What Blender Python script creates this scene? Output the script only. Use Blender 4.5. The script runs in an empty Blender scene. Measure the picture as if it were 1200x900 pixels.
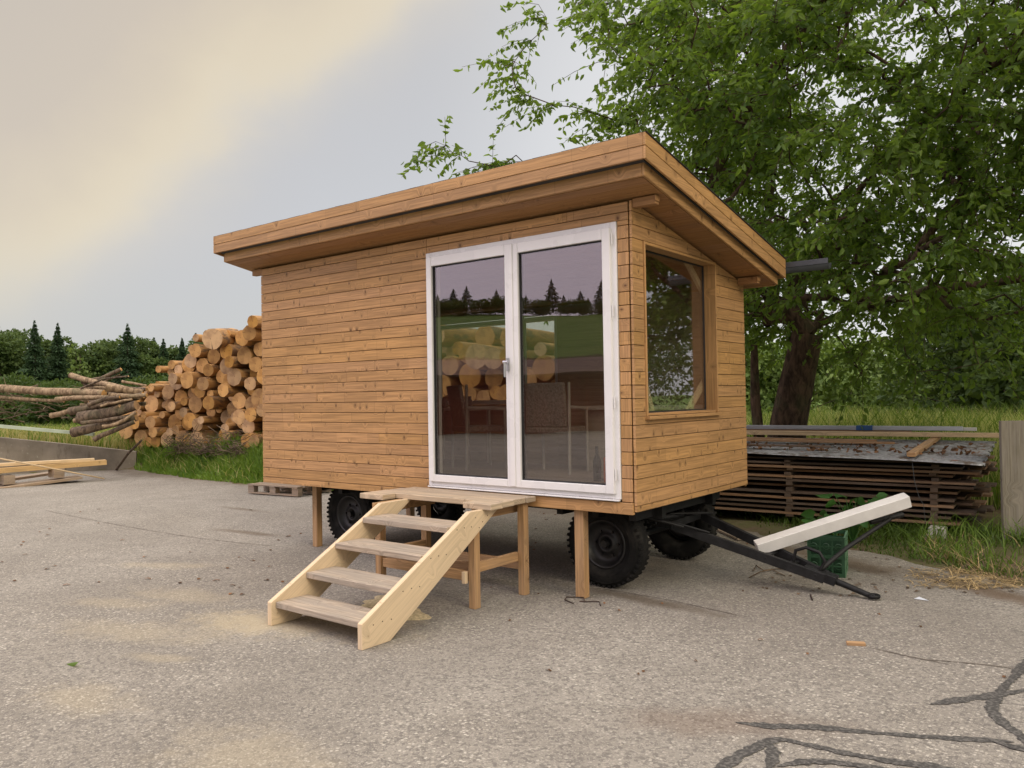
import bpy, math, random
import numpy as np
from mathutils import Vector, Matrix, Euler
random.seed(7); rng = np.random.default_rng(11)
S = bpy.context.scene
COL = S.collection
V = Vector
R_ = math.radians

# ------------------------------------------------------------------ camera
CAM = np.array([2.9446, -5.2965, 1.6]); YAW, PIT, ROL, FPX = 0.6592, 0.0169, -0.0162, 930.54
cF = np.array([-math.sin(YAW)*math.cos(PIT), math.cos(YAW)*math.cos(PIT), math.sin(PIT)])
_R0 = np.array([math.cos(YAW), math.sin(YAW), 0]); _U0 = np.cross(_R0, cF)
cR = _R0*math.cos(ROL)+_U0*math.sin(ROL); cU = -_R0*math.sin(ROL)+_U0*math.cos(ROL)
def ray(u, v): return cF + cR*(u-600)/FPX - cU*(v-450)/FPX
def onz(u, v, z=0.0):
    w = ray(u, v); return CAM + w*((z-CAM[2])/w[2])
def ony(u, v, y=0.0):
    w = ray(u, v); return CAM + w*((y-CAM[1])/w[1])
def dep(u, v, D): return CAM + ray(u, v)*D
cam = bpy.data.cameras.new('camera'); co = bpy.data.objects.new('camera', cam); COL.objects.link(co)
M = Matrix((( cR[0], cU[0], -cF[0], CAM[0]), (cR[1], cU[1], -cF[1], CAM[1]), (cR[2], cU[2], -cF[2], CAM[2]), (0,0,0,1)))
co.matrix_world = M
cam.sensor_width = 36; cam.lens = 36*FPX/1200; cam.clip_start = .05; cam.clip_end = 3000
S.camera = co

# ------------------------------------------------------------------ node helpers
class NT:
    def __init__(s, name, world=False):
        if world: s.m = bpy.data.worlds.new(name); S.world = s.m
        else: s.m = bpy.data.materials.new(name)
        s.m.use_nodes = True; s.t = s.m.node_tree; s.t.nodes.clear()
    def n(s, typ, **kw):
        nd = s.t.nodes.new(typ)
        for k, v in kw.items(): setattr(nd, k, v)
        return nd
    def put(s, sock, val):
        if val is None: return
        if hasattr(val, 'is_output'): s.t.links.new(val, sock)
        else:
            if isinstance(val, (tuple, list)) and len(val) == 3 and sock.type == 'RGBA': val = (*val, 1)
            sock.default_value = val
    def math(s, op, a, b=None, c=None, clamp=False):
        nd = s.n('ShaderNodeMath', operation=op, use_clamp=clamp)
        s.put(nd.inputs[0], a); s.put(nd.inputs[1], b)
        if c is not None: s.put(nd.inputs[2], c)
        return nd.outputs[0]
    def vmath(s, op, a, b=None):
        nd = s.n('ShaderNodeVectorMath', operation=op)
        s.put(nd.inputs[0], a); s.put(nd.inputs[1], b)
        return nd.outputs['Value'] if op in ('DOT_PRODUCT', 'LENGTH', 'DISTANCE') else nd.outputs[0]
    def mix(s, f, a, b, bt='MIX'):
        nd = s.n('ShaderNodeMix', data_type='RGBA', blend_type=bt)
        s.put(nd.inputs[0], f); s.put(nd.inputs[6], a); s.put(nd.inputs[7], b)
        return nd.outputs[2]
    def noise(s, vec, scale, detail=3, rough=.55, dist=0):
        nd = s.n('ShaderNodeTexNoise'); s.put(nd.inputs['Vector'], vec)
        nd.inputs['Scale'].default_value = scale; nd.inputs['Detail'].default_value = detail
        nd.inputs['Roughness'].default_value = rough; nd.inputs['Distortion'].default_value = dist
        return nd.outputs[0]
    def voro(s, vec, scale, feature='F1', dim='3D', rand=1):
        nd = s.n('ShaderNodeTexVoronoi', feature=feature, voronoi_dimensions=dim); s.put(nd.inputs['Vector'], vec)
        nd.inputs['Scale'].default_value = scale; nd.inputs['Randomness'].default_value = rand
        return nd
    def ramp(s, f, stops, interp='LINEAR'):
        nd = s.n('ShaderNodeValToRGB'); s.put(nd.inputs[0], f); e = nd.color_ramp.elements
        nd.color_ramp.interpolation = interp
        while len(e) < len(stops): e.new(.5)
        for k, (p, c) in enumerate(stops):
            e[k].position = p; e[k].color = (c, c, c, 1) if isinstance(c, (int, float)) else (*c, 1)
        return nd.outputs[0]
    def remap(s, f, a, b, c=0, d=1):
        nd = s.n('ShaderNodeMapRange', interpolation_type='SMOOTHSTEP')
        for i, v in enumerate((f, a, b, c, d)): s.put(nd.inputs[i], v)
        return nd.outputs[0]
    def xyz(s, x, y, z=0):
        nd = s.n('ShaderNodeCombineXYZ'); s.put(nd.inputs[0], x); s.put(nd.inputs[1], y); s.put(nd.inputs[2], z)
        return nd.outputs[0]
    def sep(s, v):
        nd = s.n('ShaderNodeSeparateXYZ'); s.put(nd.inputs[0], v); return nd.outputs
    def bump(s, h, strength, dist):
        nd = s.n('ShaderNodeBump'); nd.inputs['Strength'].default_value = strength
        nd.inputs['Distance'].default_value = dist; s.put(nd.inputs['Height'], h); return nd.outputs[0]
    def out(s, col, rough=.7, normal=None, metal=0, spec=.5, trans=None):
        b = s.n('ShaderNodeBsdfPrincipled'); s.put(b.inputs['Base Color'], col); s.put(b.inputs['Roughness'], rough)
        b.inputs['Metallic'].default_value = metal; b.inputs['Specular IOR Level'].default_value = spec
        s.put(b.inputs['Normal'], normal); sh = b.outputs[0]
        if trans is not None:
            t = s.n('ShaderNodeBsdfTranslucent'); s.put(t.inputs[0], trans[1])
            mx = s.n('ShaderNodeMixShader'); mx.inputs[0].default_value = trans[0]
            s.t.links.new(sh, mx.inputs[1]); s.t.links.new(t.outputs[0], mx.inputs[2]); sh = mx.outputs[0]
        o = s.n('ShaderNodeOutputMaterial'); s.t.links.new(sh, o.inputs[0]); return s.m
    def uv(s): return s.n('ShaderNodeUVMap', uv_map='UVMap').outputs[0]
    def pos(s): return s.n('ShaderNodeNewGeometry').outputs['Position']
    def isl(s): return s.n('ShaderNodeNewGeometry').outputs['Random Per Island']

def wood(name, base, knot=1.0, kcol=(.09, .04, .018), var=.25, grain=.22, kscale=6.0, weather=0.0, rough=.6, krate=.5, hue=None, gcol=None, dirt=0, joints=False):
    s = NT(name); uv = s.uv(); u, v, _ = s.sep(uv)[:3]; isl = s.isl()
    off = s.math('MULTIPLY', isl, 37.0)
    u2 = s.math('ADD', u, off)
    kv = s.voro(s.xyz(s.math('MULTIPLY', u2, 1.2), s.math('ADD', s.math('MULTIPLY', v, .8), off)), kscale, dim='2D')
    d = kv.outputs['Distance']; kc = s.sep(kv.outputs['Color'])
    # elliptical knots, only in some cells
    rad = s.math('MULTIPLY_ADD', s.math('POWER', kc[1], 2), .11, .03)
    near = s.remap(d, rad, 0.0)
    on = s.math('GREATER_THAN', kc[0], 1-krate)
    kn = s.math('MULTIPLY', near, on)
    swirl = s.math('MULTIPLY', s.remap(d, .38, 0.0), on)
    # spike-like streak across the board at some cells
    gv = s.xyz(s.math('MULTIPLY', u2, 2.2), s.math('ADD', s.math('MULTIPLY', v, 75), s.math('MULTIPLY', swirl, 5.0)), off)
    g1 = s.noise(gv, 1.0, 4, .6, .3)
    gv2 = s.xyz(s.math('MULTIPLY', u2, .8), s.math('ADD', s.math('MULTIPLY', v, 22), s.math('MULTIPLY', swirl, 1.5)), off)
    g2 = s.noise(gv2, 1.0, 2, .5, .6)
    b = V(base)
    dk = tuple(gcol) if gcol else tuple(b*.62); lt = tuple(b*1.22)
    c = s.mix(s.remap(g1, .3, .72), lt, dk) if grain else tuple(b)
    c = s.mix(grain*2.2 if grain*2.2 < 1 else 1, tuple(b), c)
    c = s.mix(s.math('MULTIPLY', s.remap(g2, .5, .75), .45), c, dk)
    hs = s.n('ShaderNodeHueSaturation'); s.put(hs.inputs['Color'], c)
    w2 = s.n('ShaderNodeTexWhiteNoise', noise_dimensions='1D'); s.put(w2.inputs['W'], s.math('MULTIPLY', isl, 91.7))
    s.put(hs.inputs['Value'], s.math('MULTIPLY_ADD', isl, var*2, 1-var))
    s.put(hs.inputs['Hue'], s.math('MULTIPLY_ADD', w2.outputs[0], .005, .4975))
    s.put(hs.inputs['Saturation'], s.math('MULTIPLY_ADD', w2.outputs[0], .07, .97))
    c = hs.outputs[0]
    if joints:      # finger joints: every half metre or so the timber of a board changes
        cu = s.math('DIVIDE', u2, .47); cell = s.math('FLOOR', cu); fr = s.math('FRACT', cu)
        wj = s.n('ShaderNodeTexWhiteNoise', noise_dimensions='1D'); s.put(wj.inputs['W'], s.math('ADD', cell, off))
        wc = s.sep(wj.outputs['Color'])
        h2 = s.n('ShaderNodeHueSaturation'); s.put(h2.inputs['Color'], c); s.put(h2.inputs['Value'], s.math('MULTIPLY_ADD', wc[0], .16, .92)); c = h2.outputs[0]
        ln = s.math('MULTIPLY', s.math('LESS_THAN', fr, .0065), s.math('GREATER_THAN', wc[1], .45))
        c = s.mix(s.math('MULTIPLY', ln, s.math('MULTIPLY_ADD', wc[2], .5, .3)), c, (.10, .05, .02))
    if weather:
        wn = s.noise(s.xyz(s.math('MULTIPLY', u2, 1.6), s.math('MULTIPLY', v, 6), off), 1.0, 4, .65)
        c = s.mix(s.math('MULTIPLY', s.remap(wn, .35, .65), weather), c, (.27, .245, .215))
        wn2 = s.noise(s.xyz(s.math('MULTIPLY', u2, 5), s.math('MULTIPLY', v, 30), off), 1.0, 3, .6)
        c = s.mix(s.math('MULTIPLY', s.remap(wn2, .55, .75), weather*.6), c, (.12, .10, .08))
    if dirt:
        dn = s.noise(s.pos(), 1.3, 4, .6)
        c = s.mix(s.math('MULTIPLY', s.remap(dn, .45, .75), dirt), c, tuple(b*.55))
    halo = s.math('MULTIPLY', s.remap(d, s.math('ADD', rad, .11), rad), s.math('MULTIPLY', on, .5*min(1, knot)*knot))
    c = s.mix(halo, c, tuple(b*.5))
    c = s.mix(s.math('MULTIPLY', kn, knot, clamp=True), c, kcol)
    h = s.math('ADD', s.math('MULTIPLY', g1, .5), s.math('MULTIPLY', kn, 1.2))
    return s.out(c, s.math('MULTIPLY_ADD', g2, .2, rough-.1), s.bump(h, .35, .004), spec=.35)

def flat(name, col, rough=.5, metal=0, nscale=8, namp=.15, bump=0, spec=.5, var=0):
    s = NT(name); n = s.noise(s.pos(), nscale, 5, .6)
    c = s.mix(s.remap(n, .3, .7), tuple(V(col)*(1-namp)), tuple(V(col)*(1+namp)))
    if var:
        hs = s.n('ShaderNodeHueSaturation'); s.put(hs.inputs['Color'], c)
        s.put(hs.inputs['Value'], s.math('MULTIPLY_ADD', s.isl(), var*2, 1-var)); c = hs.outputs[0]
    return s.out(c, s.math('MULTIPLY_ADD', n, .2, rough-.1), s.bump(n, bump, .01) if bump else None, metal, spec)

def leafmat(name, c1, c2, trans=.35, spec=.4, rough=.45):
    s = NT(name); i = s.isl(); n = s.noise(s.pos(), .9, 2)
    f = s.math('ADD', s.math('MULTIPLY', i, .65), s.math('MULTIPLY', s.remap(n, .35, .65), .35))
    c = s.mix(f, c1, c2)
    t = s.mix(.5, c, (c2[0]*1.5+.02, c2[1]*1.6, c2[2]*.6))
    return s.out(c, rough, None, 0, spec, (trans, t))

def glass(name, r0=.07, tint=(.8, .84, .83)):
    s = NT(name); lw = s.n('ShaderNodeLayerWeight'); lw.inputs[0].default_value = .5
    f = s.math('MULTIPLY_ADD', s.math('POWER', lw.outputs['Facing'], 3.6), 1-r0, r0, clamp=True)
    tr = s.n('ShaderNodeBsdfTransparent'); tr.inputs[0].default_value = (*tint, 1)
    gl = s.n('ShaderNodeBsdfGlossy'); gl.inputs['Roughness'].default_value = .0
    gl.inputs[0].default_value = (.97, .93, .98, 1)
    n = s.noise(s.pos(), 1.1, 1)
    s.put(gl.inputs['Normal'], s.bump(n, .12, .02))
    mx = s.n('ShaderNodeMixShader'); s.put(mx.inputs[0], f)
    s.t.links.new(tr.outputs[0], mx.inputs[1]); s.t.links.new(gl.outputs[0], mx.inputs[2])
    o = s.n('ShaderNodeOutputMaterial'); s.t.links.new(mx.outputs[0], o.inputs[0]); return s.m

# ------------------------------------------------------------------ mesh builder
class MB:
    def __init__(s): s.v = []; s.f = []; s.uv = []; s.mi = []; s.sm = []
    def face(s, idx, uvs, mi=0, smooth=False):
        s.f.append(idx); s.uv.append(uvs); s.mi.append(mi); s.sm.append(smooth)
    def box(s, lo, hi, rot=None, piv=None, mi=0, grain=None):
        lo = V(lo); hi = V(hi); c = (lo+hi)/2; h = (hi-lo)/2
        return s.obox(c, h, rot, mi, piv, grain)
    def obox(s, c, h, rot=None, mi=0, piv=None, grain=None):
        c = V(c); L = grain if grain is not None else max(range(3), key=lambda i: h[i])
        b = len(s.v); ou, ov = random.uniform(0, 50), random.uniform(0, 50)
        P = []
        for k in range(8):
            p = V(((1 if k & 1 else -1)*h[0], (1 if k & 2 else -1)*h[1], (1 if k & 4 else -1)*h[2]))
            P.append(p.copy())
            if rot is not None:
                p = (rot @ (p + c - V(piv)) + V(piv)) if piv is not None else rot @ p + c
            else: p = p + c
            s.v.append(tuple(p))
        for ax, q in ((0, (0,4,6,2)), (0, (1,3,7,5)), (1, (0,1,5,4)), (1, (2,6,7,3)), (2, (0,2,3,1)), (2, (4,5,7,6))):
            oth = [i for i in range(3) if i != ax]
            if L in oth: ua = L; va = [i for i in oth if i != L][0]
            else: ua, va = oth
            s.face([b+k for k in q], [(P[k][ua]+ou, P[k][va]+ov+(.37 if ax == va else 0)+ax*.21) for k in q], mi)
    def hexa(s, P, mi=0, L=0):
        # 8 points in box order, general hexahedron; L = axis index of the grain
        b = len(s.v); P = [V(p) for p in P]; s.v += [tuple(p) for p in P]
        ou, ov = random.uniform(0, 50), random.uniform(0, 50)
        for ax, q in ((0, (0,4,6,2)), (0, (1,3,7,5)), (1, (0,1,5,4)), (1, (2,6,7,3)), (2, (0,2,3,1)), (2, (4,5,7,6))):
            oth = [i for i in range(3) if i != ax]
            if L in oth: ua = L; va = [i for i in oth if i != L][0]
            else: ua, va = oth
            s.face([b+k for k in q], [(P[k][ua]+ou, P[k][va]+ov+ax*.21) for k in q], mi)
    def bar(s, a, b, w, h, up=(0, 0, 1), mi=0, ext=0):
        a = V(a); b = V(b); d = (b-a); L = d.length; d.normalize()
        up = V(up); x = d; y = up.cross(x)
        if y.length < 1e-4: y = V((0, 1, 0))
        y.normalize(); z = x.cross(y)
        rot = Matrix((x, y, z)).transposed()
        s.obox((a+b)/2, (L/2+ext, w/2, h/2), rot, mi, grain=0)
    def tube(s, pts, rad, n=8, mi=0, cap=True, cmi=None, smooth=True, irr=0, rings=True):
        pts = [V(p) for p in pts]; m = len(pts)
        if not hasattr(rad, '__len__'): rad = [rad]*m
        ph = random.uniform(0, 6.28); wob = [1+random.uniform(-irr, irr) for _ in range(n)]
        ring = []; L = 0; ou = random.uniform(0, 30); x = None
        for i, p in enumerate(pts):
            d = (pts[min(i+1, m-1)]-pts[max(i-1, 0)]).normalized()
            if x is None:
                x = d.orthogonal().normalized()
            x = (x - d*x.dot(d)).normalized(); y = d.cross(x)
            if i: L += (p-pts[i-1]).length
            b = len(s.v); ring.append((b, L))
            for k in range(n):
                a = ph+2*math.pi*k/n; r = rad[i]*wob[k]
                s.v.append(tuple(p + x*math.cos(a)*r + y*math.sin(a)*r))
        for i in range(m-1):
            b0, L0 = ring[i]; b1, L1 = ring[i+1]
            for k in range(n):
                k2 = (k+1) % n; w = 2*math.pi*rad[i]/n
                s.face([b0+k, b0+k2, b1+k2, b1+k], [(L0+ou, k*w), (L0+ou, (k+1)*w), (L1+ou, (k+1)*w), (L1+ou, k*w)], mi, smooth)
        if cap:
            for i, rev in ((0, True), (m-1, False)):
                b0 = ring[i][0]; b = len(s.v); r = rad[i]
                s.v += [s.v[b0+k] for k in range(n)]
                idx = [b+k for k in range(n)]; uvs = [(math.cos(ph+2*math.pi*k/n)*r*wob[k], math.sin(ph+2*math.pi*k/n)*r*wob[k]) for k in range(n)]
                if rev: idx.reverse(); uvs.reverse()
                s.face(idx, uvs, cmi if cmi is not None else mi)
    def lathe(s, prof, c, axis='y', n=40, mi=0, smooth=True):
        # prof: list of (r, t) along axis
        b = len(s.v); m = len(prof)
        for k in range(n):
            a = 2*math.pi*k/n
            for r, t in prof:
                p = {'y': (r*math.cos(a), t, r*math.sin(a)), 'z': (r*math.cos(a), r*math.sin(a), t), 'x': (t, r*math.cos(a), r*math.sin(a))}[axis]
                s.v.append((p[0]+c[0], p[1]+c[1], p[2]+c[2]))
        for k in range(n):
            k2 = (k+1) % n
            for i in range(m-1):
                s.face([b+k*m+i, b+k*m+i+1, b+k2*m+i+1, b+k2*m+i], [(k/n, i/m)]*4, mi, smooth)
    def build(s, name, mats, parent=None, root=None, bevel=0, loc=None):
        me = bpy.data.meshes.new(name)
        vs = np.array(s.v, dtype=np.float64)
        if root is not None: o0 = np.array(root.location)
        elif loc is not None: o0 = np.array(loc)
        else: o0 = np.array([(vs[:, 0].min()+vs[:, 0].max())/2, (vs[:, 1].min()+vs[:, 1].max())/2, vs[:, 2].min()])
        me.from_pydata([tuple(p) for p in (vs-o0)], [], s.f)
        ul = me.uv_layers.new(name='UVMap')
        ul.data.foreach_set('uv', [c for f in s.uv for q in f for c in q])
        me.polygons.foreach_set('material_index', s.mi); me.polygons.foreach_set('use_smooth', s.sm)
        if not isinstance(mats, (list, tuple)): mats = [mats]
        for m in mats: me.materials.append(m)
        me.update()
        o = bpy.data.objects.new(name, me); COL.objects.link(o)
        if parent is not None: o.parent = parent
        else: o.location = o0
        if bevel:
            bm = o.modifiers.new('bevel', 'BEVEL'); bm.width = bevel; bm.segments = 1; bm.limit_method = 'ANGLE'; bm.angle_limit = R_(50)
        return o

def npmesh(name, verts, faces, mats, parent=None, root=None, loc=(0, 0, 0), k=4, mi=None, smooth=False):
    me = bpy.data.meshes.new(name)
    o0 = np.array(root.location) if root is not None else np.array(loc, float)
    verts = verts-o0
    nf = len(faces)
    me.vertices.add(len(verts)); me.vertices.foreach_set('co', verts.astype(np.float32).ravel())
    me.loops.add(nf*k); me.loops.foreach_set('vertex_index', faces.astype(np.int32).ravel())
    me.polygons.add(nf); me.polygons.foreach_set('loop_start', np.arange(0, nf*k, k, dtype=np.int32))
    me.polygons.foreach_set('loop_total', np.full(nf, k, dtype=np.int32))
    if mi is not None: me.polygons.foreach_set('material_index', mi.astype(np.int32))
    if smooth: me.polygons.foreach_set('use_smooth', np.ones(nf, dtype=bool))
    if not isinstance(mats, (list, tuple)): mats = [mats]
    for m in mats: me.materials.append(m)
    me.update(calc_edges=True); me.validate()
    o = bpy.data.objects.new(name, me); COL.objects.link(o)
    if parent is not None: o.parent = parent
    else: o.location = o0
    return o

def empty(name, loc, label, cat, group=None):
    o = bpy.data.objects.new(name, None); COL.objects.link(o); o.location = loc; o.empty_display_size = .2
    return tag(o, label, cat, group)
def tag(o, label=None, cat=None, group=None, kind=None):
    if label: o['label'] = label
    if cat: o['category'] = cat
    if group: o['group'] = group
    if kind: o['kind'] = kind
    return o
def copy_tree(o, parent=None):
    c = o.copy(); COL.objects.link(c); c.parent = parent
    for ch in list(o.children): copy_tree(ch, c)
    return c

# ------------------------------------------------------------------ materials
m_larch = wood('larch_cladding', (.44, .25, .108), knot=1.0, kcol=(.085, .033, .014), var=.05, joints=True, grain=.36, kscale=7.2, krate=.6, rough=.55)
m_fascia = wood('larch_fascia', (.43, .245, .105), knot=.9, kcol=(.10, .04, .018), var=.07, joints=True, grain=.35, kscale=5, krate=.4, rough=.55)
m_soffit = wood('soffit_wood', (.32, .172, .075), knot=.6, var=.08, grain=.25, kscale=5)  # same wood as the cladding, darkened for the shade under the eaves
m_spruce = wood('fresh_spruce', (.66, .515, .345), knot=.45, kcol=(.26, .14, .07), var=.05, grain=.16, kscale=6, krate=.3, rough=.6)
m_brace = wood('pale_brace', (.82, .68, .44), knot=.3, var=.03, grain=.1)
m_post = wood('stained_timber', (.40, .24, .115), knot=.6, var=.12, grain=.4, kscale=5, weather=.15)
m_tread = wood('weathered_tread', (.42, .34, .26), knot=.4, var=.12, grain=.5, kscale=5, weather=.55, rough=.75)
m_deck = wood('weathered_deck', (.50, .39, .27), knot=.4, var=.15, grain=.4, kscale=5, weather=.35, rough=.75)
m_inner = wood('interior_boards', (.45, .36, .26), knot=.4, var=.08, grain=.2, kscale=4)
m_innerfloor = wood('interior_floor', (.36, .29, .23), knot=.4, var=.1, grain=.3, kscale=4)
m_stackw = wood('stack_boards', (.23, .135, .068), knot=.3, var=.5, grain=.4, kscale=4, weather=.2, rough=.85)
m_stackd = wood('stack_boards_dark', (.08, .05, .03), knot=.3, var=.6, grain=.4, kscale=4, weather=.2, rough=.85)
m_grey = wood('grey_weathered_board', (.19, .17, .13), knot=.3, var=.1, grain=.5, kscale=4, weather=.5, rough=.9)
m_pallet = wood('pallet_wood', (.30, .22, .15), knot=.3, var=.25, grain=.4, kscale=4, weather=.5, rough=.9)
m_newlum = wood('new_lumber', (.60, .45, .27), knot=.4, var=.1, grain=.3, kscale=4, weather=.1)
m_black = flat('black_membrane', (.012, .011, .01), .9)
m_roofm = flat('roof_membrane', (.04, .04, .042), .8, nscale=3, namp=.3)
m_upvc = flat('white_frame', (.74, .735, .75), .28, nscale=3, namp=.03)
m_gasket = flat('gasket', (.02, .02, .022), .6)
m_steel = flat('black_steel', (.010, .010, .011), .55, 0, 14, .5, .1, .3)
m_rim = flat('rim_paint', (.011, .011, .012), .45, 0, 10, .4)
m_metal = flat('brushed_metal', (.55, .56, .58), .35, 1, 6, .1)
m_galv = flat('galvanised_sheet', (.42, .44, .47), .5, .55, 3, .3, .1)
m_alu = flat('aluminium_profile', (.46, .49, .55), .42, .6, 2, .1)
m_whitebeam = flat('white_coated_beam', (.68, .67, .655), .45, 0, 5, .07)
m_gutter = flat('dark_gutter', (.045, .05, .06), .5, 0, 4, .2)
m_green = flat('green_plastic', (.016, .06, .026), .45, 0, 6, .2)
m_green2 = flat('pale_green_plastic', (.09, .20, .11), .45, 0, 6, .2)
m_conc = flat('concrete', (.24, .215, .185), .92, 0, 2.2, .35, .5)
m_blockm = flat('pale_concrete', (.42, .41, .37), .9, 0, 9, .3, .5)
m_twig = flat('twig', (.13, .095, .065), .9, 0, 5, .4, 0, .2, .4)
m_straw = flat('straw', (.38, .28, .14), .8, 0, 5, .3, 0, .2, .4)
m_orange = flat('orange_plastic', (.65, .12, .025), .5)
m_bottle = flat('dark_bottle', (.012, .016, .012), .15)
m_fabric = flat('pale_woven_fabric', (.27, .255, .23), .9, 0, 60, .4)
m_chairf = flat('chair_frame', (.45, .43, .40), .6)
m_blue = flat('blue_tape', (.03, .09, .25), .5)
m_paint = flat('shelf_paint', (.62, .58, .52), .6)
m_rust = flat('rusty_rod', (.05, .032, .025), .8, 0, 30, .5)
m_paleg = flat('pale_green_pole', (.40, .47, .37), .6, 0, 2, .15)
m_sawdust = flat('sawdust', (.52, .44, .28), .95, 0, 40, .3, .8, .1)

def m_log_side():
    s = NT('peeled_log'); uv = s.uv(); u, v, _ = s.sep(uv)[:3]; i = s.isl()
    n = s.noise(s.xyz(s.math('MULTIPLY', u, 1.5), s.math('MULTIPLY', v, 9), s.math('MULTIPLY', i, 20)), 1, 5, .6)
    b = s.noise(s.xyz(s.math('MULTIPLY', u, .9), s.math('MULTIPLY', v, 2.2), s.math('MULTIPLY', i, 31)), 1.6, 4, .65, .5)
    c = s.mix(s.remap(n, .3, .7), (.50, .285, .11), (.29, .15, .06))
    bark = s.mix(n, (.07, .045, .03), (.20, .13, .085))
    f = s.math('MULTIPLY', s.remap(b, .5, .6), .85)
    c = s.mix(f, c, bark)
    hs = s.n('ShaderNodeHueSaturation'); s.put(hs.inputs['Color'], c); s.put(hs.inputs['Value'], s.math('MULTIPLY_ADD', i, .6, .65))
    return s.out(hs.outputs[0], .75, s.bump(s.math('ADD', n, s.math('MULTIPLY', b, .6)), .5, .02), spec=.3)
def m_log_end():
    s = NT('log_end_grain'); uv = s.uv(); oi = s.n('ShaderNodeObjectInfo').outputs['Random']
    off = s.xyz(s.math('MULTIPLY_ADD', oi, .07, -.035), s.math('MULTIPLY', oi, .03))
    p = s.vmath('ADD', uv, off)
    nz = s.noise(p, 9, 3); r = s.math('ADD', s.vmath('LENGTH', p), s.math('MULTIPLY', nz, .03))
    rings = s.math('SINE', s.math('MULTIPLY', r, 330))
    c = s.mix(s.math('MULTIPLY_ADD', rings, .25, .4), (.60, .355, .135), (.42, .215, .075))
    c = s.mix(s.remap(s.noise(p, 5, 4), .42, .68), c, (.36, .19, .075))
    ang = s.math('ARCTAN2', s.sep(p)[1], s.sep(p)[0])
    ck = s.noise(s.xyz(s.math('MULTIPLY', ang, 2.5), s.math('MULTIPLY', r, 1.2), s.math('MULTIPLY', oi, 40)), 2.0, 1)
    c = s.mix(s.math('MULTIPLY', s.remap(ck, .70, .78), .8), c, (.10, .05, .025))
    c = s.mix(s.remap(r, .035, .015), c, (.22, .10, .04))
    hs = s.n('ShaderNodeHueSaturation'); s.put(hs.inputs['Color'], c)
    w = s.n('ShaderNodeTexWhiteNoise', noise_dimensions='1D'); s.put(w.inputs['W'], s.math('MULTIPLY', oi, 57))
    s.put(hs.inputs['Value'], s.math('MULTIPLY_ADD', oi, .5, .68)); s.put(hs.inputs['Saturation'], s.math('MULTIPLY_ADD', w.outputs[0], .35, .75))
    return s.out(hs.outputs[0], .8, s.bump(s.math('ADD', rings, s.math('MULTIPLY', nz, 4)), .25, .004), spec=.2)
mLS, mLE = m_log_side(), m_log_end()
def bark(name, c1, c2, k=1):
    s = NT(name); p = s.pos(); x, y, z = s.sep(p)[:3]
    n = s.noise(s.xyz(s.math('MULTIPLY', x, 14), s.math('MULTIPLY', y, 14), s.math('MULTIPLY', z, 5)), k, 5, .65, .6)
    n2 = s.noise(p, 3, 3)
    c = s.mix(s.remap(n, .3, .7), c1, c2)
    c = s.mix(s.math('MULTIPLY', s.remap(n2, .5, .7), .4), c, (.09, .10, .05))
    return s.out(c, .9, s.bump(n, .9, .03), spec=.2)
m_bark = bark('cherry_bark', (.030, .020, .014), (.15, .10, .068))
m_polebark = bark('pole_bark', (.13, .085, .055), (.42, .31, .20))
m_poledark = bark('dark_pole_bark', (.05, .036, .028), (.21, .155, .11))
m_farbark = flat('far_bark', (.10, .08, .06), .9)
m_cherry = leafmat('cherry_leaf', (.05, .11, .022), (.20, .30, .05), .54)
m_grass = leafmat('grass_blade', (.05, .12, .014), (.19, .29, .05), .35, .3, .5)
m_weedgrass = leafmat('weedy_grass', (.035, .075, .012), (.12, .19, .035), .35, .3, .5)
m_meadow = leafmat('meadow_blade', (.20, .28, .06), (.60, .58, .28), .35, .2, .6)
m_dry = leafmat('dry_grass', (.24, .25, .08), (.55, .47, .24), .3, .2, .7)
m_spr = leafmat('spruce_needles', (.022, .048, .024), (.05, .09, .038), .12, .2, .7)
m_broad = leafmat('broad_leaves', (.06, .115, .03), (.19, .27, .07), .3, .25, .6)
m_far = leafmat('far_leaves', (.035, .07, .024), (.115, .165, .055), .25, .2, .7)
m_birch = leafmat('birch_leaves', (.09, .15, .045), (.20, .27, .09), .35, .25, .6)
m_hedge = leafmat('hedge_leaves', (.028, .058, .016), (.085, .135, .035), .3, .25, .6)
m_burdock = leafmat('broad_weed_leaf', (.03, .10, .02), (.06, .16, .035), .3, .4, .5)

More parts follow.
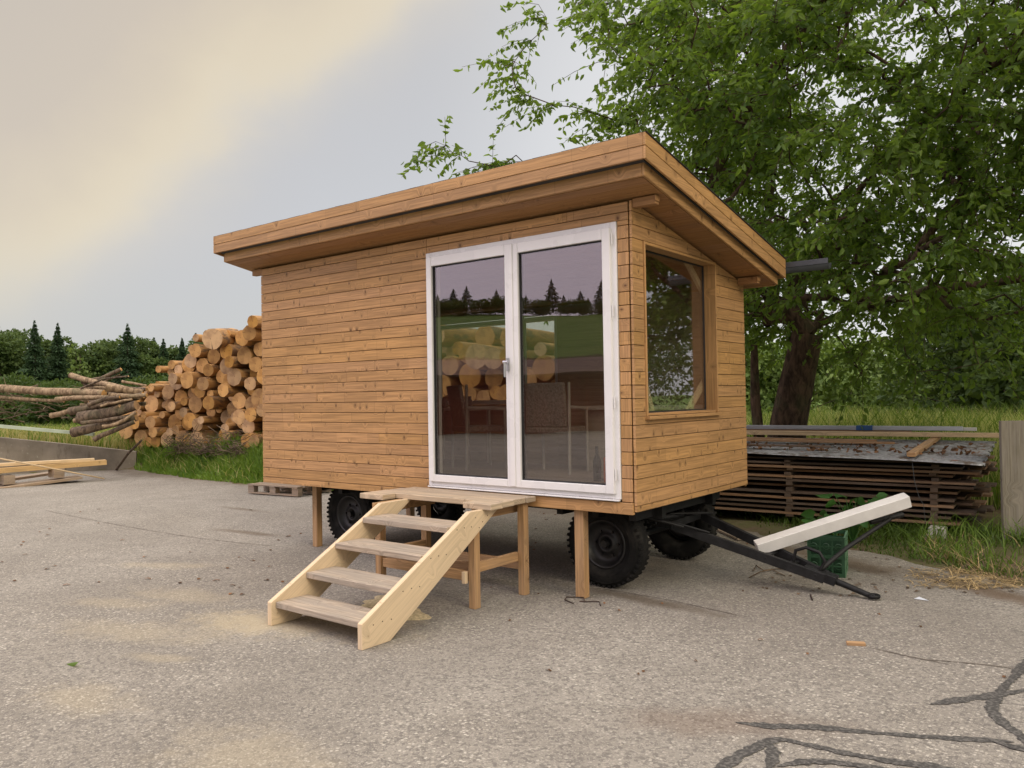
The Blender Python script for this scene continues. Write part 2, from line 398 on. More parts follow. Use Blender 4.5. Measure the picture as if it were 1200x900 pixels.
# ------------------------------------------------------------------ world and light
def sky():
    s = NT('sky', True)
    tc = s.n('ShaderNodeTexCoord').outputs['Generated']
    dirv = s.vmath('NORMALIZE', tc)
    a, b = ray(60, 290), ray(430, 30); n = np.cross(a, b); n /= np.linalg.norm(n)
    if n @ ray(100, 50) < 0: n = -n            # positive towards the upper left
    nz = s.noise(dirv, 3.2, 5, .55, .3); nz2 = s.noise(dirv, 9, 4, .55)
    d = s.vmath('DOT_PRODUCT', dirv, tuple(n))
    d = s.math('ADD', d, s.math('MULTIPLY_ADD', nz, .16, -.08))
    d = s.math('ADD', d, s.math('MULTIPLY_ADD', nz2, .03, -.015))
    f = s.math('MULTIPLY_ADD', d, 1.0, .5)
    col = s.ramp(f, [(.0, (.66, .66, .68)), (.30, (.60, .61, .635)), (.42, (.57, .57, .585)), (.475, (.62, .60, .58)), (.515, (.80, .70, .525)),
                     (.56, (.71, .62, .485)), (.62, (.635, .555, .465)), (.85, (.57, .52, .46)), (1, (.56, .53, .49))], 'B_SPLINE')
    z = s.sep(dirv)[2]
    low = s.remap(z, .21, .05)
    col = s.mix(s.math('MULTIPLY', low, .6), col, (.56, .56, .545))
    # bright thin cloud towards the right-hand part of the sky
    rt = ray(1150, 200); rt /= np.linalg.norm(rt)
    rg = s.remap(s.vmath('DOT_PRODUCT', dirv, tuple(rt)), .80, .98)
    col = s.mix(s.math('MULTIPLY', rg, .8), col, (.86, .86, .86))
    bk = s.remap(s.vmath('DOT_PRODUCT', dirv, (-.53, -.80, .25)), .55, .95)
    col = s.mix(s.math('MULTIPLY', bk, .8), col, (1.75, 1.50, 1.68))
    k = s.math('MULTIPLY_ADD', s.remap(z, .44, .85), 3.1, 1.0)
    vs = s.n('ShaderNodeVectorMath', operation='SCALE'); s.put(vs.inputs[0], col); s.put(vs.inputs['Scale'], s.math('MULTIPLY', k, SKYK))
    ns = s.n('ShaderNodeTexSky', sky_type='NISHITA'); ns.sun_disc = False
    ns.sun_elevation = SUN_EL; ns.sun_rotation = SUN_ROT
    c = s.mix(.94, ns.outputs[0], vs.outputs[0])
    bg = s.n('ShaderNodeBackground'); s.put(bg.inputs[0], c); bg.inputs[1].default_value = .1
    o = s.n('ShaderNodeOutputWorld'); s.t.links.new(bg.outputs[0], o.inputs[0])
SKYK = 10.4
sd = V((.90, -.33, .55)).normalized()
SUN_EL = math.asin(sd.z); SUN_ROT = math.atan2(sd.x, sd.y)
sky()
sl = bpy.data.lights.new('sun', 'SUN'); sl.energy = 1.25; sl.angle = R_(20); sl.color = (1, .86, .64)
so = bpy.data.objects.new('sun', sl); COL.objects.link(so); so.rotation_euler = sd.to_track_quat('Z', 'Y').to_euler(); so.location = (20, -10, 20)

# ------------------------------------------------------------------ ground
EDGE = [(-24, -8), (-17.9, 2.0), (-16.4, 4.3), (-12.4, 3.75), (-9.9, 3.7), (-5, 4.1), (-1.8, 4.35), (.2, 3.3), (1.2, 3.0), (2.25, 2.3), (3.6, 1.8), (7, 1.2), (30, -3)]
POLY = np.array(EDGE+[(30, -26), (-24, -26)], float)
def inside(x, y):
    r = np.zeros(x.shape, bool); j = len(POLY)-1
    for i in range(len(POLY)):
        xi, yi = POLY[i]; xj, yj = POLY[j]
        c = ((yi > y) != (yj > y)) & (x < (xj-xi)*(y-yi)/(yj-yi+1e-12)+xi); r ^= c; j = i
    return r
def pdist(x, y):
    d = np.full(x.shape, 1e9); n = len(POLY)
    for i in range(n):
        a = POLY[i]; b = POLY[(i+1) % n]; ab = b-a
        t = np.clip(((x-a[0])*ab[0]+(y-a[1])*ab[1])/(ab@ab), 0, 1)
        d = np.minimum(d, np.hypot(x-a[0]-t*ab[0], y-a[1]-t*ab[1]))
    return d
def sm(t): t = np.clip(t, 0, 1); return t*t*(3-2*t)
def H(x, y):
    x = np.asarray(x, float); y = np.asarray(y, float)
    ins = inside(x, y); d = pdist(x, y)
    left = sm((-2.6-x)/1.5)
    bank = .5*sm(d/1.3)
    wallside = sm((-15.9-x)/.8)*sm((5.0-y)/1.0)
    bank = bank*(1-wallside) + wallside*(.78-.30*sm((y-1)/3.5))*sm(d/.28)
    right = .03*sm(d/.4) + .55*sm((y-6.2)/2.0)
    h = left*bank+(1-left)*right
    h = np.where(y < -8, .02*sm(d/2), h)
    h = h + .03*np.sin(x*1.7+y*.9)*sm(d/2)+.02*np.sin(y*2.3-x*.6)*sm(d/2)
    far = sm((y-20)/60)*1.0; h = h-far*.6
    D = (x-CAM[0])*(-.55)+(y-CAM[1])*(-.835)
    h = h + np.clip(D-48, 0, 170)*.155*np.where(y < 0, 1, 0) 
    return np.where(ins, -.03, h)
def axis(lo, hi, step, far):
    a = list(np.arange(lo, hi+1e-6, step)); s = step; p = hi; q = lo; u = []; w = []
    while p < far: s *= 1.22; p += s; u.append(p)
    s = step
    while q > -far: s *= 1.22; q -= s; w.append(q)
    return np.array(w[::-1]+a+u)
gx, gy = axis(-20, 6, .2, 1400), axis(-1, 10, .2, 1400)
GX, GY = np.meshgrid(gx, gy); GZ = H(GX, GY)
vv = np.stack([GX.ravel(), GY.ravel(), GZ.ravel()], 1); nx = len(gx); ny = len(gy)
ii, jj = np.meshgrid(np.arange(nx-1), np.arange(ny-1)); q = (jj*nx+ii).ravel()
ff = np.stack([q, q+1, q+nx+1, q+nx], 1)
def m_groundm():
    s = NT('meadow_soil'); p = s.pos(); n = s.noise(p, 1.2, 6, .65); n2 = s.noise(p, 14, 4, .6); n3 = s.noise(p, .05, 3)
    soil = s.mix(n2, (.07, .05, .032), (.20, .155, .10))
    green = s.mix(n3, (.08, .15, .02), (.15, .23, .04))
    green = s.mix(s.remap(n2, .3, .7), green, (.05, .085, .02))
    ds = s.vmath('DISTANCE', p, (-3, 2, 0))
    f = s.math('MULTIPLY', s.remap(n, .38, .55), s.remap(ds, 14, 30, .35, 1))
    f = s.math('MAXIMUM', f, s.remap(ds, 22, 32))
    return s.out(s.mix(f, soil, green), .95, s.bump(n2, .6, .03), spec=.15)
g = npmesh('ground', vv, ff, m_groundm(), smooth=True); tag(g, kind='structure')

def m_asph():
    s = NT('worn_asphalt'); p = s.pos(); x, y, _ = s.sep(p)[:3]
    p2 = s.xyz(x, y, 0)
    big = s.noise(p2, .45, 4, .6, .4); med = s.noise(p2, 2.4, 5, .65); fine = s.noise(p2, 160, 2, .6)
    c = s.mix(s.remap(big, .3, .7), (.20, .178, .146), (.298, .275, .236))
    c = s.mix(s.math('MULTIPLY', s.remap(med, .35, .7), .5), c, (.155, .138, .115))
    v1 = s.voro(p2, 55, dim='2D'); v2 = s.voro(p2, 110, dim='2D')
    r1 = s.sep(v1.outputs['Color']); r2 = s.sep(v2.outputs['Color'])
    st1 = s.math('MULTIPLY', s.remap(v1.outputs['Distance'], .52, .34), s.remap(r1[0], .68, .78))
    worn = s.remap(s.noise(p2, .8, 3, .6), .32, .62, .35, 1)
    c = s.mix(s.math('MULTIPLY', s.math('MULTIPLY', st1, .85), worn), c, s.mix(r1[1], (.32, .285, .23), (.62, .58, .50)))
    c = s.mix(s.math('MULTIPLY', s.remap(r1[2], .70, .82), .7), c, (.11, .098, .085))
    st2 = s.math('MULTIPLY', s.remap(v2.outputs['Distance'], .5, .3), s.remap(r2[0], .6, .8))
    c = s.mix(s.math('MULTIPLY', st2, .6), c, (.42, .385, .33))
    c = s.mix(s.math('MULTIPLY', s.remap(r2[1], .7, .9), .5), c, (.12, .105, .09))
    c = s.mix(.12, c, s.mix(fine, (.05, .05, .05), (.6, .6, .6)))
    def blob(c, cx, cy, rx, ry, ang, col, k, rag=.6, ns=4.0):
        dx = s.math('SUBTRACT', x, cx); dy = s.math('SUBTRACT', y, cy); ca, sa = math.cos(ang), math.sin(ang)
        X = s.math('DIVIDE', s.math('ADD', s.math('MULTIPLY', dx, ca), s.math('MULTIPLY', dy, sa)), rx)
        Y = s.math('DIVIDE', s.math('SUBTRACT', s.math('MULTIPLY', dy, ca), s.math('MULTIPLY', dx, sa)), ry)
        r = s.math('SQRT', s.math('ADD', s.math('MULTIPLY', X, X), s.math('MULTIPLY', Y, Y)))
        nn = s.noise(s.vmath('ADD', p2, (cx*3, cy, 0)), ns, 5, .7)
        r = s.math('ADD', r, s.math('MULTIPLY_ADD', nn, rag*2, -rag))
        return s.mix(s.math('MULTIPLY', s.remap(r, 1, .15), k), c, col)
    SD = (.46, .39, .26)
    for a in [(-2.1, -1.9, .75, .4, .2), (-1.5, -1.5, .7, .5, 0), (-3.3, -1.75, .8, .3, .25), (-3.5, -2.2, .6, .22, .3), (-1.9, -2.7, .35, .12, .4),
              (-4.6, -1.2, .8, .2, .5), (-2.6, -2.5, 1.0, .3, .3), (-1.6, -3.3, .5, .25, .2), (-.2, -3.2, .7, .4, .1)]:
        c = blob(c, *a, SD, .6 if a[0] > -2.2 and a[1] > -2 else .27, .85, 5)
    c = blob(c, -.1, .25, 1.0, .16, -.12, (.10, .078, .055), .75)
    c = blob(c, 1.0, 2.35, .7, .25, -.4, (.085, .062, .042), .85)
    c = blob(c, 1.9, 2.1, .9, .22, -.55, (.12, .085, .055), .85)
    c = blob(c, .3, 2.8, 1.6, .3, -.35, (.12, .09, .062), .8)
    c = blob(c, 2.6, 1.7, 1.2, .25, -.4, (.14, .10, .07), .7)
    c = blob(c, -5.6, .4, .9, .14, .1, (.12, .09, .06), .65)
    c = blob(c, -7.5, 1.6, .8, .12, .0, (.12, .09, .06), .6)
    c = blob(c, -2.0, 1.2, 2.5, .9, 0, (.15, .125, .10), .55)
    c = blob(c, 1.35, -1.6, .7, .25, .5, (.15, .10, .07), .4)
    # dirt along the verge
    dd = s.math('SUBTRACT', y, 3.6); c = s.mix(s.math('MULTIPLY', s.remap(s.math('ADD', dd, s.math('MULTIPLY', med, .9)), .0, .8), .6), c, (.14, .11, .08))
    h = s.math('ADD', s.math('MULTIPLY', st1, .7), s.math('ADD', s.math('MULTIPLY', v1.outputs['Distance'], -.6), s.math('MULTIPLY', fine, .4)))
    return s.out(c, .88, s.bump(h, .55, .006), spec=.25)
# asphalt outline with ragged edge
pts = []
for i in range(len(EDGE)-1):
    a = np.array(EDGE[i], float); b = np.array(EDGE[i+1], float); n = max(2, int(np.linalg.norm(b-a)/.12)) if -18 < a[0] < 7 else 4
    for k in range(n):
        p = a+(b-a)*k/n; pts.append(p+rng.normal(0, .022, 2)+np.array([0, .05*math.sin(p[0]*3.1)+.03*math.sin(p[0]*7.7)]))
pts += [np.array(EDGE[-1], float), np.array((30., -26)), np.array((-24., -26))]
me = bpy.data.meshes.new('asphalt_yard'); me.from_pydata([(p[0], p[1], 0) for p in pts][::-1], [], [list(range(len(pts)))])
me.materials.append(m_asph()); ao = bpy.data.objects.new('asphalt_yard', me); COL.objects.link(ao); tag(ao, kind='structure')

def ribbon(name, pts, w, z, mat, wob=.25):
    P = [np.array(p[:2]) for p in pts]; Q = []
    for i in range(len(P)-1):
        n = max(2, int(np.linalg.norm(P[i+1]-P[i])/.016))
        for k in range(n):
            p0 = P[max(i-1, 0)]; p1 = P[i]; p2 = P[i+1]; p3 = P[min(i+2, len(P)-1)]; t = k/n
            Q.append(.5*((2*p1)+(-p0+p2)*t+(2*p0-5*p1+4*p2-p3)*t*t+(-p0+3*p1-3*p2+p3)*t**3))
    Q.append(P[-1]); vs = []; fs = []
    for i, p in enumerate(Q):
        d = Q[min(i+1, len(Q)-1)]-Q[max(i-1, 0)]; d = d/(np.linalg.norm(d)+1e-9); nrm = np.array([-d[1], d[0]])
        e = min(1, i*.016/.15+.15, (len(Q)-1-i)*.016/.15+.15)*(1+.25*math.sin(i*.11)+.12*math.sin(i*.31))
        for sg in (-1, 1):
            r = w/2*e*(1+random.uniform(-wob, wob)); q = p+nrm*sg*r; vs.append((q[0], q[1], z))
        if i: fs.append((2*i-2, 2*i-1, 2*i+1, 2*i))
    me = bpy.data.meshes.new(name); me.from_pydata(vs, [], fs); me.materials.append(mat)
    o = bpy.data.objects.new(name, me); COL.objects.link(o); tag(o, kind='structure'); return o
s_ = NT('bitumen_seal'); nn_ = s_.noise(s_.pos(), 60, 3)
m_seal = s_.out(s_.mix(s_.remap(nn_, .42, .66), (.055, .053, .050), (.135, .128, .118)), .85, s_.bump(nn_, .3, .003), spec=.3)
m_crack = flat('crack_dark', (.12, .10, .08), .95)  # dark brown of the crack lines
SE = [[(862,847),(900,851),(960,853),(1010,858),(1060,862),(1120,866),(1160,868),(1188,870)], [(1090,826),(1130,820),(1165,815),(1210,808)],
      [(1215,765),(1187,795),(1171,812),(1163,830),(1175,848),(1195,862),(1212,885)], [(835,910),(870,884),(900,870),(915,867),(945,873),(1000,885),(1060,895),(1130,904)],
      [(901,869),(906,886),(899,905)], [(910,899),(950,893),(1000,897),(1060,906)], [(1160,868),(1200,879),(1240,885)]]
for k, pl in enumerate(SE):
    ribbon('crack_sealant', [onz(u, v) for u, v in pl], .052 if k != 5 else .040, .0032+.0003*k, m_seal, .30)
CR = [[(55,598),(120,610),(190,624),(250,634),(330,641)], [(700,690),(780,702),(870,722)], [(1020,757),(1060,768),(1120,779)], [(300,588),(250,585),(180,583)],
      [(1080,770),(1150,780),(1200,784)]]
for pl in CR: ribbon('asphalt_crack', [onz(u, v)+np.array([random.gauss(0, .02), random.gauss(0, .02), 0]) for u, v in pl], .0085, .0035, m_crack, .7)

# ------------------------------------------------------------------ grass and vegetation helpers
def blades(name, P, hgt, wid, mat, lean=.35, tag_=True, flatness=0):
    n = len(P); P = np.asarray(P); a = rng.uniform(0, 2*math.pi, n); hgt = np.asarray(hgt)*rng.uniform(.6, 1.25, n); w = wid*rng.uniform(.7, 1.3, n)
    side = np.stack([np.cos(a), np.sin(a), np.zeros(n)], 1)*w[:, None]/2
    la = rng.uniform(0, 2*math.pi, n); ln = hgt*rng.uniform(.1, 1, n)*lean*2
    d = np.stack([np.cos(la)*ln, np.sin(la)*ln, hgt*(1-flatness)], 1)
    mid = P+d*np.array([.3, .3, .55]); top = P+d*np.array([1, 1, .95])
    vs = np.stack([P-side, P+side, mid+side*.8, mid-side*.8, top+side*.12, top-side*.12], 1).reshape(-1, 3)
    b = np.arange(n)*6
    f = np.concatenate([np.stack([b, b+1, b+2, b+3], 1), np.stack([b+3, b+2, b+4, b+5], 1)])
    o = npmesh(name, vs, f, mat)
    if tag_: tag(o, kind='stuff')
    return o
def scatter(n, x0, x1, y0, y1, dmin=.0, dens=None):
    x = rng.uniform(x0, x1, n); y = rng.uniform(y0, y1, n)
    ok = ~inside(x, y) & (pdist(x, y) > dmin)
    nz = np.sin(x*2.1+1.3*np.sin(y*1.7))+np.sin(y*2.9+x*.8)+rng.normal(0, .7, n)
    ok &= nz > -1.0 if dens is None else nz > dens
    x, y = x[ok], y[ok]; return np.stack([x, y, H(x, y)-.01], 1)
P = scatter(1300, -16.6, -8.2, 3.6, 5.4, .15, .2); blades('dry_grass', P, .27, .016, m_dry, .7)
P = scatter(17000, -16.6, -8.2, 3.6, 5.4, .02)
dd = pdist(P[:, 0], P[:, 1]); o = blades('grass', P, .08+.30*sm(dd/.8)*(1+.5*np.sin(P[:, 0]*4.1)*np.sin(P[:, 1]*5+P[:, 0])), .028, m_grass, .45); tag(o, 'lush green grass strip in front of the log pile')
P = scatter(9000, -8.2, -2.0, 3.9, 5.0, .02); blades('grass', P, .16, .012, m_grass, .5)
P = scatter(14000, -2.2, 2.6, 2.6, 4.7, .05, -.2); P = P[np.hypot(P[:, 0]-1.38, P[:, 1]-4.05) > .22]; dd = pdist(P[:, 0], P[:, 1]); blades('grass', P, .04+.11*sm(dd/.9), .012, m_weedgrass, .7)
P = scatter(5000, 1.2, 4.5, 1.9, 4.4, .1, -.2); dd = pdist(P[:, 0], P[:, 1]); blades('grass', P, .06+.2*sm(dd/.7), .012, m_grass, .6)
P = scatter(1700, 1.35, 3.2, 2.2, 3.9, .08, .1); blades('dry_grass', P, .15, .006, m_straw, 1.3)
P = scatter(30000, -7, 9, 6.3, 14, 0, -1.6); blades('meadow_grass', P, .62, .012, m_meadow, .3)
P = scatter(9000, -5, 8, 6.2, 13, 0, -1.0); blades('meadow_grass', P, .72, .02, m_grass, .35)
P = scatter(26000, -26, -16.6, -6, 7, .3, -1.6); blades('bank_grass', P, .42, .016, m_dry, .4)
P = scatter(12000, -26, -16.4, -6, 8, .3, -.8); blades('bank_grass', P, .5, .022, m_grass, .4)
# straw and litter on the asphalt edge (right)
def litter(name, n, f, L, mat, wid=.006):
    P = np.array([f() for _ in range(n)]); a = rng.uniform(0, 6.28, n); l = L*rng.uniform(.4, 1.5, n)/2
    d = np.stack([np.cos(a)*l, np.sin(a)*l, rng.uniform(-.1, .12, n)*l], 1); s_ = np.stack([-np.sin(a), np.cos(a), np.zeros(n)], 1)*wid/2
    P[:, 2] += np.abs(d[:, 2])+.004
    vs = np.stack([P-d-s_, P-d+s_, P+s_*1.2+[0, 0, .008], P-s_*1.2+[0, 0, .008], P+d+s_, P+d-s_], 1).reshape(-1, 3); b = np.arange(n)*6
    o = npmesh(name, vs, np.concatenate([np.stack([b, b+1, b+2, b+3], 1), np.stack([b+3, b+2, b+4, b+5], 1)]), mat); tag(o, kind='stuff'); return o
def edgep(u0, u1, v0, v1):
    def f():
        p = onz(random.uniform(u0, u1), random.uniform(v0, v1)); return (p[0], p[1], .0)
    return f
litter('straw_litter', 420, lambda: (lambda p: (p[0], p[1], 0.0))(onz(1060+140*random.random()**.8, 668+22*random.random())), .10, m_straw)
litter('straw_litter', 260, edgep(1110, 1230, 655, 690), .22, m_straw, .005)
litter('leaf_litter', 90, edgep(880, 1200, 640, 700), .04, m_twig, .02)
m_deadleaf = flat('dead_leaf', (.13, .065, .03), .8, 0, 9, .3, 0, .3, .5)
litter('dead_leaf_litter', 26, edgep(500, 1200, 650, 800), .028, m_deadleaf, .014)
litter('dead_leaf_litter', 40, edgep(0, 420, 590, 700), .045, m_deadleaf, .022)
litter('dead_leaf_litter', 60, edgep(620, 900, 590, 650), .05, m_deadleaf, .022)

def leafcards(name, P, D, L, W, mat, parent, root, fold=.25, bend=.15):
    """leaf shapes: base points P, directions D"""
    n = len(P); D = D/np.linalg.norm(D, axis=1)[:, None]
    r = rng.normal(size=(n, 3)); sd_ = np.cross(D, r); sd_ /= np.linalg.norm(sd_, axis=1)[:, None]; nr = np.cross(sd_, D)
    L = np.asarray(L)*rng.uniform(.65, 1.25, n); W = L*W*rng.uniform(.8, 1.2, n)/2
    L = L[:, None]; W = W[:, None]
    tip = P+D*L-nr*L*bend*2
    l1 = P+D*L*.32+sd_*W*.95+nr*W*fold; l2 = P+D*L*.70+sd_*W*.75+nr*W*fold-nr*L*bend
    r1 = P+D*L*.32-sd_*W*.95+nr*W*fold; r2 = P+D*L*.70-sd_*W*.75+nr*W*fold-nr*L*bend
    vs = np.stack([P, l1, l2, tip, r2, r1], 1).reshape(-1, 3); b = np.arange(n)*6
    f = np.concatenate([np.stack([b, b+1, b+2, b+3], 1), np.stack([b, b+3, b+4, b+5], 1)])
    return npmesh(name, vs, f, mat, parent, root)

# ------------------------------------------------------------------ cherry tree
def grow(base, seeds, targets, step=.28, tip_r=.0045, trunk=None):
    nodes = [np.array(p, float) for p in trunk]; par = [-1]+list(range(len(trunk)-1)); paths = [list(range(len(trunk)))]
    def connect(t, bend=.12, pref=0):
        A = np.array(nodes[2:]); d = np.linalg.norm(A-t, axis=1); k = int(np.argmin(d+pref*np.linalg.norm(A-nodes[len(trunk)-1], axis=1)))+2
        p0 = nodes[k]; L = np.linalg.norm(t-p0); n = max(2, int(L/step)); path = [k]
        off = rng.normal(size=3)*L*bend; off[2] = abs(off[2])*1.1
        pk = par[k]; t0 = (nodes[k]-nodes[pk]) if pk >= 0 else np.array([0, 0, 1.]); t0 = t0/(np.linalg.norm(t0)+1e-9)*L*.35
        prev = k
        for i in range(1, n+1):
            s = i/n; c1 = p0+t0+off*.5
            q = (1-s)**2*p0+2*s*(1-s)*((p0+t)/2*.55+c1*.45)+s*s*t+rng.normal(size=3)*.018
            nodes.append(q); par.append(prev); prev = len(nodes)-1; path.append(prev)
        paths.append(path)
    for t in seeds: connect(np.array(t, float), .08)
    T = np.array(targets); o = np.argsort(np.linalg.norm(T-nodes[len(trunk)-1], axis=1))
    for t in T[o]: connect(t, .14, .12)
    cnt = np.zeros(len(nodes))
    for p in paths[1:]: cnt[p[-1]] += 1
    for i in range(len(nodes)-1, 0, -1):
        if par[i] >= 0: cnt[par[i]] += cnt[i]
    return nodes, par, paths, cnt
ctr = np.array([1.5, 6.5, 5.35]); ax = np.array([5.2, 4.7, 3.75])
def crown_ok(p):
    # stay clear of the cabin roof; an airy gap low on the yard side
    if p[0] > .9 and p[1] > 4.3 and 3.25 < p[2] < 4.35 and random.random() < .8: return False
    if -5.3 < p[0] < .75 and -1 < p[1] < 3.0 and p[2] < 3.95-.187*(p[1]+.4): return False
    if -5.3 < p[0] < .3 and p[1] < 2.7 and p[2] < 4.6: return False
    return True
T = []
while len(T) < 1950:
    d = rng.normal(size=3); d /= np.linalg.norm(d); r = rng.uniform(.22, 1)**.42
    # lumpy outline
    lump = 1+.16*math.sin(3.1*d[0]+4.3*d[1]+1)+.13*math.sin(5.2*d[2]+2.7*d[0])+.08*math.sin(9*d[0]-7*d[1]+5*d[2])
    p = ctr+d*ax*r*lump
    if p[2] < 2.35 or not crown_ok(p): continue
    if p[2] < 3.3 and math.hypot(p[0]-ctr[0]+1.5, p[1]-ctr[1]) < 1.3: continue
    if p[1] < 4.2 and p[2] < 2.7 and p[0] > .3: continue
    T.append(p)
for u, v, D in [(508,165,10.2),(530,178,10.3),(552,190,10.4),(592,195,10.4),(606,182,10.4),(620,200,10.5),(598,78,10.8),(612,60,10.9),(606,105,10.7),(628,118,10.8),(640,30,11),(632,5,11),
                (905,420,10.5),(1010,440,11),(1075,435,10),(1160,425,9.5),(1180,400,9),(1060,415,10.5),(1000,425,10.5),(1090,445,10.8),
                (900,380,11),(884,400,12),(1020,380,10),(985,400,11.5),(1050,390,10.3),(1080,375,10),(1110,345,9.4)]:
    T.append(dep(u, v, D))
trunk = [(-1.12, 6.42, .1), (-1.08, 6.42, .6), (-.98, 6.42, 1.2), (-.84, 6.40, 1.8), (-.68, 6.38, 2.45)]
seeds = [(3.0, 6.6, 2.9), (-3.6, 5.2, 4.3), (.3, 5.0, 6.9), (2.6, 4.9, 5.6), (-2.0, 7.6, 6.6), (1.8, 8.8, 5.2), (3.9, 3.9, 4.2), (-1.2, 4.4, 6.3), (4.8, 6.9, 4.6), (-2.6, 6.6, 3.1), (1.3, 6.2, 4.4)]
nodes, par, paths, cnt = grow(None, seeds, T, trunk=trunk)
N_ = np.array(nodes)
rad = .0036*np.sqrt(np.maximum(cnt, 1)); rad[:5] = [.34, .285, .255, .235, .21]
rt = empty('cherry_tree', (-.95, 6.45, .1), 'big dark-barked tree with drooping green leaves spreading over the cabin roof', 'tree')
mb = MB(); mb.tube([nodes[i] for i in paths[0]], [rad[i] for i in paths[0]], 16, irr=.1)
mb.tube([(-1.25, 6.1, .1), (-1.28, 6.0, .8), (-1.32, 5.95, 1.5), (-1.30, 5.9, 2.3)], [.10, .085, .075, .05], 8, irr=.1)
mb.tube([(-1.0, 6.4, .3), (-1.5, 6.2, .8), (-2.2, 6.0, 1.35), (-2.9, 5.9, 2.2)], [.16, .12, .10, .06], 8, irr=.1)
mb.build('trunk', m_bark, rt, rt)
mb = MB()
for p in paths[1:]:
    r = [min(rad[i], rad[par[i]] if par[i] >= 0 else 9) for i in p]; r[0] = min(rad[p[1]]*1.1, .25)
    mb.tube([nodes[i] for i in p], r, 7 if r[0] > .03 else 4, cap=False)
mb.build('branches', m_bark, rt, rt)
LP, LD = [], []; mbt = MB()
for p in paths[1:]:
    t = N_[p[-1]]; out = t-ctr; out[2] *= .3; out /= (np.linalg.norm(out)+1e-6)
    tw = []
    for k in range(5):
        d = out*.9+rng.normal(size=3)*.75; d[2] = d[2]*.45-.05; d /= np.linalg.norm(d); L = rng.uniform(.35, .75)
        st = t if k == 0 else N_[p[-2 if len(p) > 2 else -1]]
        q = [st+d*L*s+np.array([0, 0, -.30*L*s*s]) for s in (0, .33, .66, 1)]; tw.append(q)
        mbt.tube(q, [.004, .0035, .003, .002], 3, cap=False)
    for q in tw:
        for s in np.linspace(.1, 1, 15):
            x = s*3; i = min(int(x), 2); pp = q[i]+(q[i+1]-q[i])*(x-i)+rng.normal(size=3)*.022; dd = (q[i+1]-q[i]); dd = dd/np.linalg.norm(dd)
            sd2 = rng.normal(size=3); sd2[2] *= .4
            LP.append(pp); LD.append(dd*.5+sd2*.8+np.array([0, 0, -.55]))
mbt.build('twigs', m_bark, rt, rt)
crn = leafcards('crown', np.array(LP), np.array(LD), .096, .50, m_cherry, rt, rt)
crn['kind'] = 'stuff'
print('cherry leaves', len(LP))

# ------------------------------------------------------------------ far trees
def conifer(name, x, y, h, rw, label, group, n=2600, mat=m_spr, z0=None):
    z0 = float(H(x, y))-.1 if z0 is None else z0
    r = empty(name, (x, y, z0), label, 'tree', group)
    mb = MB(); mb.tube([(x, y, z0), (x+.05, y, z0+h*.5), (x, y, z0+h*.98)], [h*.02, h*.012, .02], 6); mb.build('trunk', m_farbark, r, r)
    t = rng.uniform(0.02, 1, n)**.8; nb = 26
    lev = np.round(t*nb)/nb+rng.normal(0, .008, n); a = rng.integers(0, 9, n)/9*6.283+lev*40+rng.normal(0, .18, n)
    rr = rw*np.maximum(1-lev, 0)**1.0*(.8+.35*np.sin(lev*53+a)) + .02; f = rng.uniform(.1, 1, n)**.7
    P = np.stack([x+np.cos(a)*rr*f, y+np.sin(a)*rr*f, z0+h*lev-rr*f*.35+.1], 1)
    D = np.stack([np.cos(a), np.sin(a), np.full(n, -.55)], 1)+rng.normal(0, .35, (n, 3))
    leafcards('crown', P, D, .10+h*.055*np.maximum(1-lev, 0)**.7, .42, mat, r, r); return r
def broad(name, x, y, h, rw, label, group, n=2600, mat=m_broad, z0=None, low=.15, card=.3, gap=0, lobes=11):
    z0 = float(H(x, y))-.1 if z0 is None else z0
    r = empty(name, (x, y, z0), label, 'tree' if 'tree' in name or 'birch' in name else 'bush', group)
    C = []
    for k in range(lobes):
        t = rng.uniform(low, .92); a = rng.uniform(0, 6.28); q = rw*.75*math.sqrt(max(.05, 1-((t-.5)/.55)**2))*rng.uniform(.3, 1)
        C.append((x+math.cos(a)*q, y+math.sin(a)*q, z0+h*t, rng.uniform(.28, .48)*rw))
    mb = MB(); mb.tube([(x, y, z0), (x+.1, y, z0+h*.4), (x, y, z0+h*.8)], [h*.022, h*.016, h*.006], 6)
    for c in C: mb.tube([(x, y, z0+h*.2), (c[0], c[1], c[2])], [h*.008, h*.003], 4, cap=False)
    mb.build('trunk', m_farbark, r, r)
    C = np.array(C); k = rng.integers(0, len(C), n); d = rng.normal(size=(n, 3)); d /= np.linalg.norm(d, axis=1)[:, None]
    P = C[k, :3]+d*C[k, 3][:, None]*(rng.uniform(.15, 1, n)**.4)[:, None]*np.array([1, 1, .85])
    P[:, 2] = np.maximum(P[:, 2], z0+.05)
    leafcards('crown', P, d+rng.normal(0, .6, (n, 3))+np.array([0, 0, -.3]), card, .7, mat, r, r); return r
def place(u, D):
    p = dep(u, 465, D); return float(p[0]), float(p[1])
def hgt(u, v, D, z0): return float(dep(u, v, D)[2]-z0)
SP = 'narrow dark spruce in the far treeline left of the log pile'; BR = 'rounded mid green leafy tree in the far treeline beyond the brush pile'
GT = 'far trees beyond the yard'
